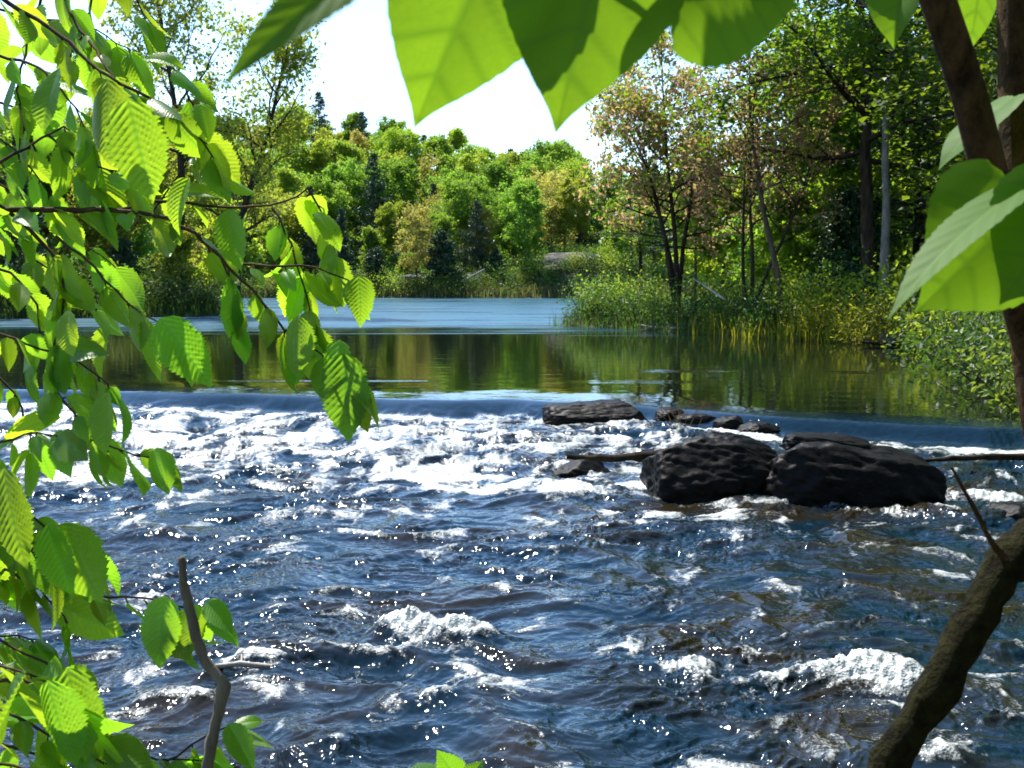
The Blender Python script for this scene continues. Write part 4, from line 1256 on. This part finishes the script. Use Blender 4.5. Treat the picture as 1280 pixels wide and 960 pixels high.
def place_leaf(me, parent, base, tip, nhint, name='leaf', thick=0.0):
    base = np.asarray(base, float); tip = np.asarray(tip, float)
    d = tip - base; L = np.linalg.norm(d); yv = d / L
    zv = nhint - np.dot(nhint, yv) * yv; zv = unit(zv)
    xv = np.cross(yv, zv)
    mt = Matrix(((xv[0] * L, yv[0] * L, zv[0] * L, base[0]), (xv[1] * L, yv[1] * L, zv[1] * L, base[1]), (xv[2] * L, yv[2] * L, zv[2] * L, base[2]), (0, 0, 0, 1)))
    o = bpy.data.objects.new(name, me)
    link(o, parent)
    o.matrix_local = Matrix.Translation(-Vector(parent.location)) @ mt
    return o


def resample(pts, step):
    pts = np.asarray(pts, float)
    c = np.concatenate([[0], np.cumsum(np.linalg.norm(np.diff(pts, axis=0), axis=1))])
    n = max(3, int(c[-1] / step) + 1)
    s = np.linspace(0, c[-1], n)
    p = np.stack([np.interp(s, c, pts[:, i]) for i in range(3)], 1)
    for _ in range(3):
        q = p.copy(); q[1:-1] = 0.25 * p[:-2] + 0.5 * p[1:-1] + 0.25 * p[2:]; p = q
    return p


def elm_branch(label, twigs, seed, step=0.027, size=0.062, cap=99, density=1.1, heroes=()):
    """twigs: list of (list of (px, py, depth), r0, leafy)"""
    r = np.random.RandomState(seed)
    root = P(*twigs[0][0][0])
    e = empty('elm_branch', tuple(root), label, 'branch', 'elm branches hanging in from the left')
    tb = Tubes(); spots = []
    for (pl, r0, leafy) in twigs:
        p = resample([P(*q) for q in pl], 0.02)
        p[1:-1] += r.randn(len(p) - 2, 3) * 0.0012
        tb.add(p - root, np.linspace(r0, max(0.0009, r0 * 0.35), len(p)), 6, 0.06, r)
        if leafy <= 0: continue
        acc = r.rand() * step; side = 1
        L = 0
        for i in range(1, len(p)):
            seg = np.linalg.norm(p[i] - p[i - 1]); L += seg
            acc += seg * leafy * density
            if acc > step:
                acc -= step
                spots.append((p[i], unit(p[i] - p[i - 1]), side, 0)); side = -side
        spots.append((p[-1], unit(p[-1] - p[-2]), side, 1))
    r.shuffle(spots) if len(spots) > cap else None
    spots = spots[:cap]
    for (q, d, side, term) in spots:
        lat = unit(np.cross(d, np.array([0, 0, 1.0])) + 1e-6) * side
        L = size * r.uniform(0.45, 1.28)
        ax = unit(d * (0.45 + 0.5 * r.rand()) + lat * 0.55 * r.uniform(0.3, 1.2) * (1 - term) + np.array([0, 0, -1.0]) * r.uniform(0.25, 1.25) + 0.25 * r.randn(3))
        # upper side of the blade
        up = unit(np.array([0, 0, 1.0]) * r.uniform(0.3, 1.3) + r.randn(3) * 0.55 + np.array([-0.25, 0.05, 0]))
        pet = ax * 0.006 + 0.002 * r.randn(3)
        tb.add(np.array([q, q + pet * 0.5, q + pet]) - root, [0.0011, 0.0009, 0.0008], 4)
        place_leaf(elm_protos[r.randint(8)], e, q + pet, q + pet + ax * L, up)
    for k, (b, t, dep, nh_) in enumerate(heroes):
        place_leaf(elm_protos[[0, 6, 2, 4, 7, 5, 1][k % 7]], e, P(*b, dep), P(*t, dep - 0.02), np.array(nh_, float))
    obj('twig', tb.mesh('twig'), M['twig'], e)
    return e


Z1 = 1.45
elm_branch('upper elm spray of many overlapping leaves filling the top left corner', [
    ([(-60, -40, 1.5), (20, 10, 1.5), (80, 45, 1.48), (120, 85, 1.45), (150, 105, 1.42), (200, 130, 1.42), (240, 150, 1.42), (265, 195, 1.42)], 0.0035, 1.1),
    ([(70, -40, 1.6), (95, 30, 1.58), (130, 80, 1.5), (160, 120, 1.45), (185, 135, 1.4)], 0.0025, 1.1),
    ([(-40, 60, 1.6), (10, 70, 1.6), (60, 90, 1.55), (90, 130, 1.5), (110, 170, 1.5)], 0.0025, 1.1),
    ([(60, -30, 1.7), (40, 40, 1.7), (20, 110, 1.65), (30, 170, 1.6)], 0.0022, 1.0),
    ([(140, -40, 1.6), (170, -15, 1.6), (180, 20, 1.6)], 0.0018, 0.7),
    ([(200, 70, 1.5), (225, 78, 1.5), (235, 110, 1.5), (245, 140, 1.5)], 0.0018, 1.1),
    ([(120, -40, 1.75), (110, 30, 1.75), (80, 80, 1.7), (60, 140, 1.7)], 0.002, 1.1)], 301, cap=94, heroes=[((160, 125), (190, 252), 1.32, (0.2, -0.95, 0.2)), ((135, 100), (128, 205), 1.36, (-0.3, -0.9, 0.3)), ((75, 85), (42, 160), 1.38, (-0.5, -0.8, 0.4)), ((250, 130), (262, 178), 1.4, (0.5, -0.7, 0.5)), ((180, 75), (228, 70), 1.4, (0, -0.6, 0.8))])
elm_branch('long level elm branch crossing at mid-height and hanging down over the river', [
    ([(-60, 262, 1.5), (60, 262, 1.5), (150, 262, 1.48), (210, 270, 1.46), (255, 300, 1.45), (300, 345, 1.44), (355, 412, 1.42)], 0.0042, 0.75),
    ([(150, 262, 1.48), (210, 248, 1.5), (290, 262, 1.5), (350, 258, 1.48), (385, 235, 1.46)], 0.0024, 0.35),
    ([(385, 235, 1.46), (405, 260, 1.45), (415, 290, 1.45), (420, 320, 1.45)], 0.0016, 1.7),
    ([(300, 330, 1.44), (345, 335, 1.42), (400, 328, 1.42), (435, 350, 1.42)], 0.0018, 1.2),
    ([(355, 412, 1.42), (385, 425, 1.4), (415, 450, 1.4), (432, 470, 1.38)], 0.0016, 1.3),
    ([(275, 320, 1.45), (285, 350, 1.45), (300, 385, 1.44), (300, 400, 1.44)], 0.0014, 1.0),
    ([(340, 260, 1.5), (360, 290, 1.48), (370, 330, 1.47), (385, 370, 1.45), (390, 400, 1.45)], 0.0016, 1.3),
    ([(190, 265, 1.5), (230, 220, 1.5), (240, 190, 1.5)], 0.0014, 1.0)], 302, cap=90, heroes=[((430, 442), (437, 553), 1.36, (0.2, -0.95, 0.1)), ((372, 395), (364, 472), 1.38, (-0.4, -0.8, 0.3)), ((448, 345), (455, 408), 1.38, (0.5, -0.8, 0.3)), ((285, 262), (300, 338), 1.4, (-0.2, -0.9, 0.4)), ((236, 222), (205, 290), 1.42, (-0.5, -0.8, 0.3)), ((425, 425), (415, 505), 1.38, (-0.6, -0.7, 0.2)), ((395, 265), (432, 305), 1.4, (0.3, -0.6, 0.7))])
elm_branch('thin elm twig with leaves above the level branch at the left edge', [
    ([(-50, 232, 1.55), (0, 205, 1.55), (40, 180, 1.55), (80, 158, 1.53)], 0.003, 0.7),
    ([(60, 168, 1.53), (90, 195, 1.52), (130, 215, 1.5), (170, 218, 1.48)], 0.0018, 1.4),
    ([(-40, 150, 1.65), (0, 170, 1.65), (40, 210, 1.6), (60, 240, 1.6)], 0.0018, 1.2),
    ([(100, 205, 1.52), (120, 235, 1.5), (130, 250, 1.5)], 0.0012, 1.2)], 303, cap=60)
elm_branch('elm spray drooping from mid-left down to the foam of the fall', [
    ([(-40, 225, 1.5), (30, 280, 1.5), (75, 325, 1.48), (90, 380, 1.46), (62, 430, 1.45), (60, 475, 1.43), (100, 530, 1.42), (150, 570, 1.4), (190, 572, 1.4)], 0.003, 1.15),
    ([(70, 295, 1.48), (120, 335, 1.46), (150, 375, 1.45), (190, 398, 1.44), (215, 415, 1.44)], 0.002, 1.1),
    ([(-40, 400, 1.55), (10, 420, 1.52), (60, 440, 1.5), (110, 455, 1.48), (135, 480, 1.45)], 0.002, 1.3),
    ([(-40, 560, 1.5), (0, 560, 1.5), (40, 535, 1.48), (70, 545, 1.45)], 0.0018, 1.2),
    ([(120, 500, 1.44), (135, 535, 1.43), (120, 560, 1.43)], 0.0014, 1.0)], 304, cap=94, heroes=[((200, 398), (264, 482), 1.4, (0.3, -0.9, 0.2)), ((195, 560), (207, 618), 1.38, (-0.2, -0.9, 0.4)), ((85, 388), (84, 445), 1.42, (-0.4, -0.8, 0.4)), ((135, 490), (130, 570), 1.38, (-0.4, -0.8, 0.3))])
elm_branch('dense elm leaves hanging along the left edge above the fall', [
    ([(-60, 320, 1.6), (-10, 330, 1.6), (30, 350, 1.6), (55, 400, 1.58), (40, 450, 1.56)], 0.0025, 1.4),
    ([(-60, 250, 1.7), (0, 290, 1.7), (50, 330, 1.68), (100, 360, 1.66), (130, 400, 1.65)], 0.0022, 0.8),
    ([(-50, 430, 1.6), (0, 470, 1.6), (30, 510, 1.58), (40, 560, 1.56)], 0.0022, 1.4)], 305, cap=70)
elm_branch('low elm spray reaching right behind the grey twig above the near rapids', [
    ([(-60, 600, 1.4), (0, 640, 1.4), (40, 690, 1.38), (70, 730, 1.37), (115, 748, 1.36), (165, 745, 1.36), (205, 752, 1.36), (245, 762, 1.36)], 0.0028, 0.75),
    ([(-50, 560, 1.4), (-10, 590, 1.4), (10, 640, 1.4), (20, 690, 1.4)], 0.002, 1.7),
    ([(-40, 660, 1.5), (10, 680, 1.5), (50, 700, 1.48), (90, 700, 1.46)], 0.0018, 1.4),
    ([(180, 750, 1.36), (205, 765, 1.35), (215, 785, 1.34)], 0.001, 1.5)], 306, cap=80, heroes=[((205, 745), (198, 838), 1.33, (0.1, -0.95, 0.3)), ((245, 755), (240, 820), 1.34, (0.5, -0.8, 0.2)), ((258, 752), (292, 788), 1.35, (0.1, -0.6, 0.8)), ((60, 655), (90, 745), 1.32, (-0.2, -0.8, 0.5))])
elm_branch('lowest elm spray crowding the bottom left corner', [
    ([(-60, 860, 1.3), (0, 845, 1.3), (40, 850, 1.3), (80, 870, 1.28), (130, 920, 1.28), (200, 955, 1.27), (240, 950, 1.26)], 0.0028, 1.3),
    ([(-50, 780, 1.35), (0, 800, 1.35), (50, 825, 1.33), (90, 845, 1.32)], 0.002, 1.6),
    ([(-40, 920, 1.3), (20, 930, 1.3), (80, 960, 1.28), (140, 980, 1.27)], 0.002, 1.6),
    ([(200, 955, 1.27), (235, 935, 1.26), (268, 918, 1.26), (285, 908, 1.26)], 0.0014, 0.9)], 307, cap=90)
elm_branch('broad elm leaves overlapping along the lower left edge beside the near rapids', [
    ([(-60, 620, 1.5), (-10, 640, 1.5), (30, 640, 1.48), (70, 665, 1.46), (100, 690, 1.45)], 0.002, 1.9),
    ([(-50, 700, 1.45), (0, 705, 1.45), (50, 735, 1.43), (80, 770, 1.42)], 0.002, 1.8),
    ([(-50, 560, 1.45), (-10, 590, 1.45), (20, 620, 1.44), (30, 670, 1.44)], 0.002, 1.8),
    ([(-50, 800, 1.45), (0, 790, 1.45), (40, 800, 1.43)], 0.002, 1.6)], 309, cap=80, size=0.075, heroes=[((5, 585), (25, 715), 1.3, (-0.5, -0.8, 0.3)), ((75, 655), (125, 755), 1.33, (-0.1, -0.8, 0.6))])
elm_branch('elm leaves packed into the very bottom left corner in front of the rest', [
    ([(-50, 830, 1.22), (10, 830, 1.22), (60, 850, 1.2), (95, 880, 1.2)], 0.002, 2.0),
    ([(-50, 880, 1.22), (20, 890, 1.22), (80, 930, 1.2), (150, 960, 1.2)], 0.002, 2.0),
    ([(-50, 940, 1.22), (40, 960, 1.22), (100, 1000, 1.2)], 0.002, 2.0)], 310, cap=95, size=0.078, heroes=[((85, 835), (108, 955), 1.18, (0.1, -0.85, 0.5)), ((60, 850), (85, 965), 1.16, (-0.4, -0.8, 0.4)), ((135, 925), (195, 970), 1.18, (0.1, -0.6, 0.8)), ((285, 905), (318, 965), 1.2, (0.3, -0.8, 0.5))])
elm_branch('smaller elm leaves farther back filling the gaps at the upper left', [
    ([(-60, -10, 1.9), (20, 20, 1.9), (110, 30, 1.9), (160, 60, 1.88)], 0.0025, 1.3),
    ([(-60, 110, 1.95), (10, 130, 1.95), (90, 170, 1.9), (150, 190, 1.9)], 0.0025, 1.0),
    ([(-60, 200, 1.95), (20, 240, 1.95), (80, 290, 1.9), (140, 330, 1.9)], 0.0025, 0.8)], 311, cap=80, size=0.075)
elm_branch('single elm shoot poking up at the bottom edge left of the middle', [
    ([(560, 1060, 1.3), (572, 1020, 1.3), (575, 985, 1.3)], 0.0016, 0)], 308, cap=6, size=0.05, heroes=[((578, 985), (548, 940), 1.3, (-0.2, -0.7, 0.7)), ((578, 975), (508, 958), 1.3, (0, -0.5, 0.8)), ((578, 985), (600, 955), 1.3, (0.3, -0.7, 0.7))])

# ------------------------------------------------------------------ grey twig in front of the lower left
tb = stick('', '', '', [P(255, 1010, 1.05), P(262, 940, 1.05), P(272, 890, 1.05), P(281, 855, 1.05), P(262, 835, 1.05), P(247, 805, 1.05), P(238, 770, 1.05), P(230, 730, 1.05), P(227, 697, 1.05)],
           [0.0056, 0.0052, 0.005, 0.0062, 0.0048, 0.0045, 0.0048, 0.004, 0.0035], M['twig_grey'], noise=0.14, seed=4)
tag(obj('bare_twig', tb.mesh('bare_twig'), M['twig_grey']), 'crooked bare grey twig standing blurred in front of the lower left leaves', 'twig')

# ------------------------------------------------------------------ near right sapling
heart = [leaf_proto('heart_leaf', M['linden'], 400 + k, wmax=[0.40, 0.37, 0.42, 0.36][k], serr=0.006, nv=5, pleat=0.003, droop=[0.15, 0.4, 0.25, 0.9][k], fold=[0.12, 0.22, 0.05, 0.5][k], heart=True, twist=[0.1, 0.3, -0.2, 0.4][k]) for k in range(4)]
heart.append(leaf_proto('heart_leaf', M['linden'], 409, wmax=0.15, serr=0.006, nv=7, pleat=0.006, droop=0.35, fold=0.2, heart=True))
e = empty('young_tree', tuple(P(1400, 1400, 1.0)), 'blurred near tree with forked brown stems down the right edge', 'tree')
root = np.array(e.location)
tb = Tubes(); r = np.random.RandomState(9)
p = resample([P(1400, 1300, 1.0), P(1360, 900, 1.0), P(1325, 640, 1.0), P(1298, 480, 1.0), P(1278, 300, 1.02), P(1272, 100, 1.04), P(1268, -120, 1.06)], 0.02)
tb.add(p - root, np.linspace(0.024, 0.015, len(p)), 14, 0.02, r)
obj('trunk', tb.mesh('trunk'), M['bark_near'], e)
tb = Tubes()
p = resample([P(1288, 430, 1.0), P(1262, 330, 0.98), P(1240, 230, 0.96), P(1215, 130, 0.95), P(1190, 50, 0.94), P(1165, -20, 0.93), P(1130, -120, 0.92)], 0.02)
tb.add(p - root, np.linspace(0.015, 0.0125, len(p)), 12, 0.02, r)
obj('fork_stem', tb.mesh('fork_stem'), M['bark_near'], e)
# its leaves
nh = np.array
for (b, t, n, k) in [((1272, 238, 0.80), (1094, 364, 0.74), nh([-0.62, -0.40, 0.65]), 4), ((1288, 256, 0.84), (1154, 386, 0.78), nh([0.35, -0.85, 0.3]), 0),
                     ((1345, 240, 0.80), (1262, 375, 0.76), nh([0.2, -0.9, 0.3]), 2), ((1270, 120, 1.0), (1160, 196, 1.0), nh([-0.5, -0.2, 0.8]), 1),
                     ((1150, -60, 0.98), (1095, 36, 0.95), nh([-0.3, -0.4, 0.8]), 3), ((1228, -70, 1.1), (1222, 66, 1.1), nh([0.5, -0.8, 0.3]), 2),
                     ((1290, 150, 1.05), (1222, 205, 1.05), nh([0, -0.5, 0.8]), 1),
                     ((1345, -140, 0.9), (1230, -60, 0.85), nh([0.2, -0.5, 0.8]), 0), ((1420, 60, 0.9), (1310, 160, 0.85), nh([0.2, -0.5, 0.8]), 2)]:
    place_leaf(heart[k], e, P(*b), P(*t), n)
    tb = None

e = empty('leafy_branch', tuple(P(800, -160, 0.62)), 'blurred heart-shaped leaves hanging into the top of the view from an overhead branch', 'branch')
root = np.array(e.location)
tb = Tubes()
p = resample([P(300, -190, 0.6), P(600, -150, 0.6), P(800, -60, 0.6), P(829, 2, 0.6)], 0.02)
tb.add(p - root, np.linspace(0.003, 0.0015, len(p)), 8)
p = resample([P(980, -260, 0.62), P(860, -80, 0.61), P(829, 2, 0.6)], 0.02)
tb.add(p - root, np.linspace(0.003, 0.0015, len(p)), 8)
obj('twig', tb.mesh('twig'), M['twig'], e)
for (b, t, n, k) in [((648, -130, 0.60), (512, 160, 0.60), nh([0.15, -0.9, 0.25]), 1), ((775, -150, 0.58), (692, 166, 0.59), nh([-0.1, -0.95, 0.1]), 0),
                     ((829, -5, 0.60), (1010, -5, 0.62), nh([0.05, -0.95, 0.3]), 2), ((478, -58, 0.42), (262, 84, 0.39), nh([0.3, -0.6, 0.75]), 4),
                     ((825, -80, 0.60), (745, 50, 0.6), nh([0.0, -0.9, 0.2]), 2),
                     ((700, -500, 0.75), (690, -300, 0.78), nh([-0.1, 0.5, 0.85]), 2), ((820, -430, 0.72), (760, -260, 0.74), nh([-0.2, 0.5, 0.85]), 1),  # last three leaves, out of view above, are added to shade the others
                     ((600, -560, 0.8), (600, -380, 0.85), nh([-0.2, 0.5, 0.85]), 2)]:
    place_leaf(heart[k], e, P(*b), P(*t), n)

# mossy limb lower right
e = empty('mossy_limb', tuple(P(1090, 1010, 0.95)), 'dark mossy limb slanting up through the lower right corner', 'branch')
root = np.array(e.location)
M['moss'] = bark_mat('mossy_bark', (0.008, 0.006, 0.003), (0.028, 0.028, 0.007), 70, 1.0, 1)
tb = stick('', '', '', [P(1075, 1030, 0.95) - root, P(1128, 930, 0.95) - root, P(1186, 830, 0.96) - root, P(1236, 742, 0.97) - root, P(1268, 692, 0.98) - root, P(1330, 670, 1.0) - root], [0.0168, 0.0162, 0.0155, 0.0150, 0.019, 0.022], M['moss'], 16, 0.14, 6)
obj('limb', tb.mesh('limb'), M['moss'], e)
tb = stick('', '', '', [P(1262, 705, 0.97) - root, P(1240, 680, 0.96) - root, P(1215, 630, 0.95) - root, P(1190, 585, 0.94) - root], [0.004, 0.0024, 0.0018, 0.0011], M['bark_near'], 8, 0.1, 7)
obj('side_twig', tb.mesh('side_twig'), M['bark_near'], e)

# ------------------------------------------------------------------ light
SUN_EL, SUN_AZ = R(58), R(-34)      # azimuth from +Y, negative = left
sd = Vector((math.sin(SUN_AZ) * math.cos(SUN_EL), math.cos(SUN_AZ) * math.cos(SUN_EL), math.sin(SUN_EL)))
l = bpy.data.lights.new('sun', 'SUN'); l.energy = 4.8; l.angle = R(0.53); l.color = (1.0, 0.95, 0.86)
lo = bpy.data.objects.new('sun', l); link(lo)
lo.rotation_euler = sd.to_track_quat('Z', 'Y').to_euler()
w = bpy.data.worlds.new('World'); scene.world = w; w.use_nodes = True
nt = w.node_tree
bg = nt.nodes['Background']
sky = nt.nodes.new('ShaderNodeTexSky'); sky.sky_type = 'NISHITA'; sky.sun_disc = False
sky.sun_elevation = SUN_EL; sky.sun_rotation = SUN_AZ
sky.air_density = 1.0; sky.dust_density = 0.0; sky.ozone_density = 4.0
nt.links.new(sky.outputs[0], bg.inputs[0]); bg.inputs[1].default_value = 0.15

# ------------------------------------------------------------------ camera
cam = bpy.data.cameras.new('camera'); co = bpy.data.objects.new('camera', cam); link(co)
co.location = (0, 0, CAMZ)
co.rotation_euler = (R(90) - PITCH, 0, 0)
cam.sensor_width = 36; cam.lens = 36 * FPX / 1280
cam.clip_start = 0.05; cam.clip_end = 3000
cam.dof.use_dof = True; cam.dof.focus_distance = 2.6; cam.dof.aperture_fstop = 17
scene.camera = co

scene.view_settings.view_transform = 'Standard'
scene.view_settings.look = 'None'
scene.view_settings.exposure = 1.22
scene.view_settings.gamma = 1
scene.render.engine = 'CYCLES'
c = scene.cycles
c.max_bounces = 7; c.diffuse_bounces = 4; c.glossy_bounces = 3; c.transmission_bounces = 3; c.transparent_max_bounces = 4
c.use_denoising = True
try: c.denoiser = 'OPENIMAGEDENOISE'
except Exception: pass
c.caustics_reflective = False; c.caustics_refractive = False
c.sample_clamp_indirect = 4.0
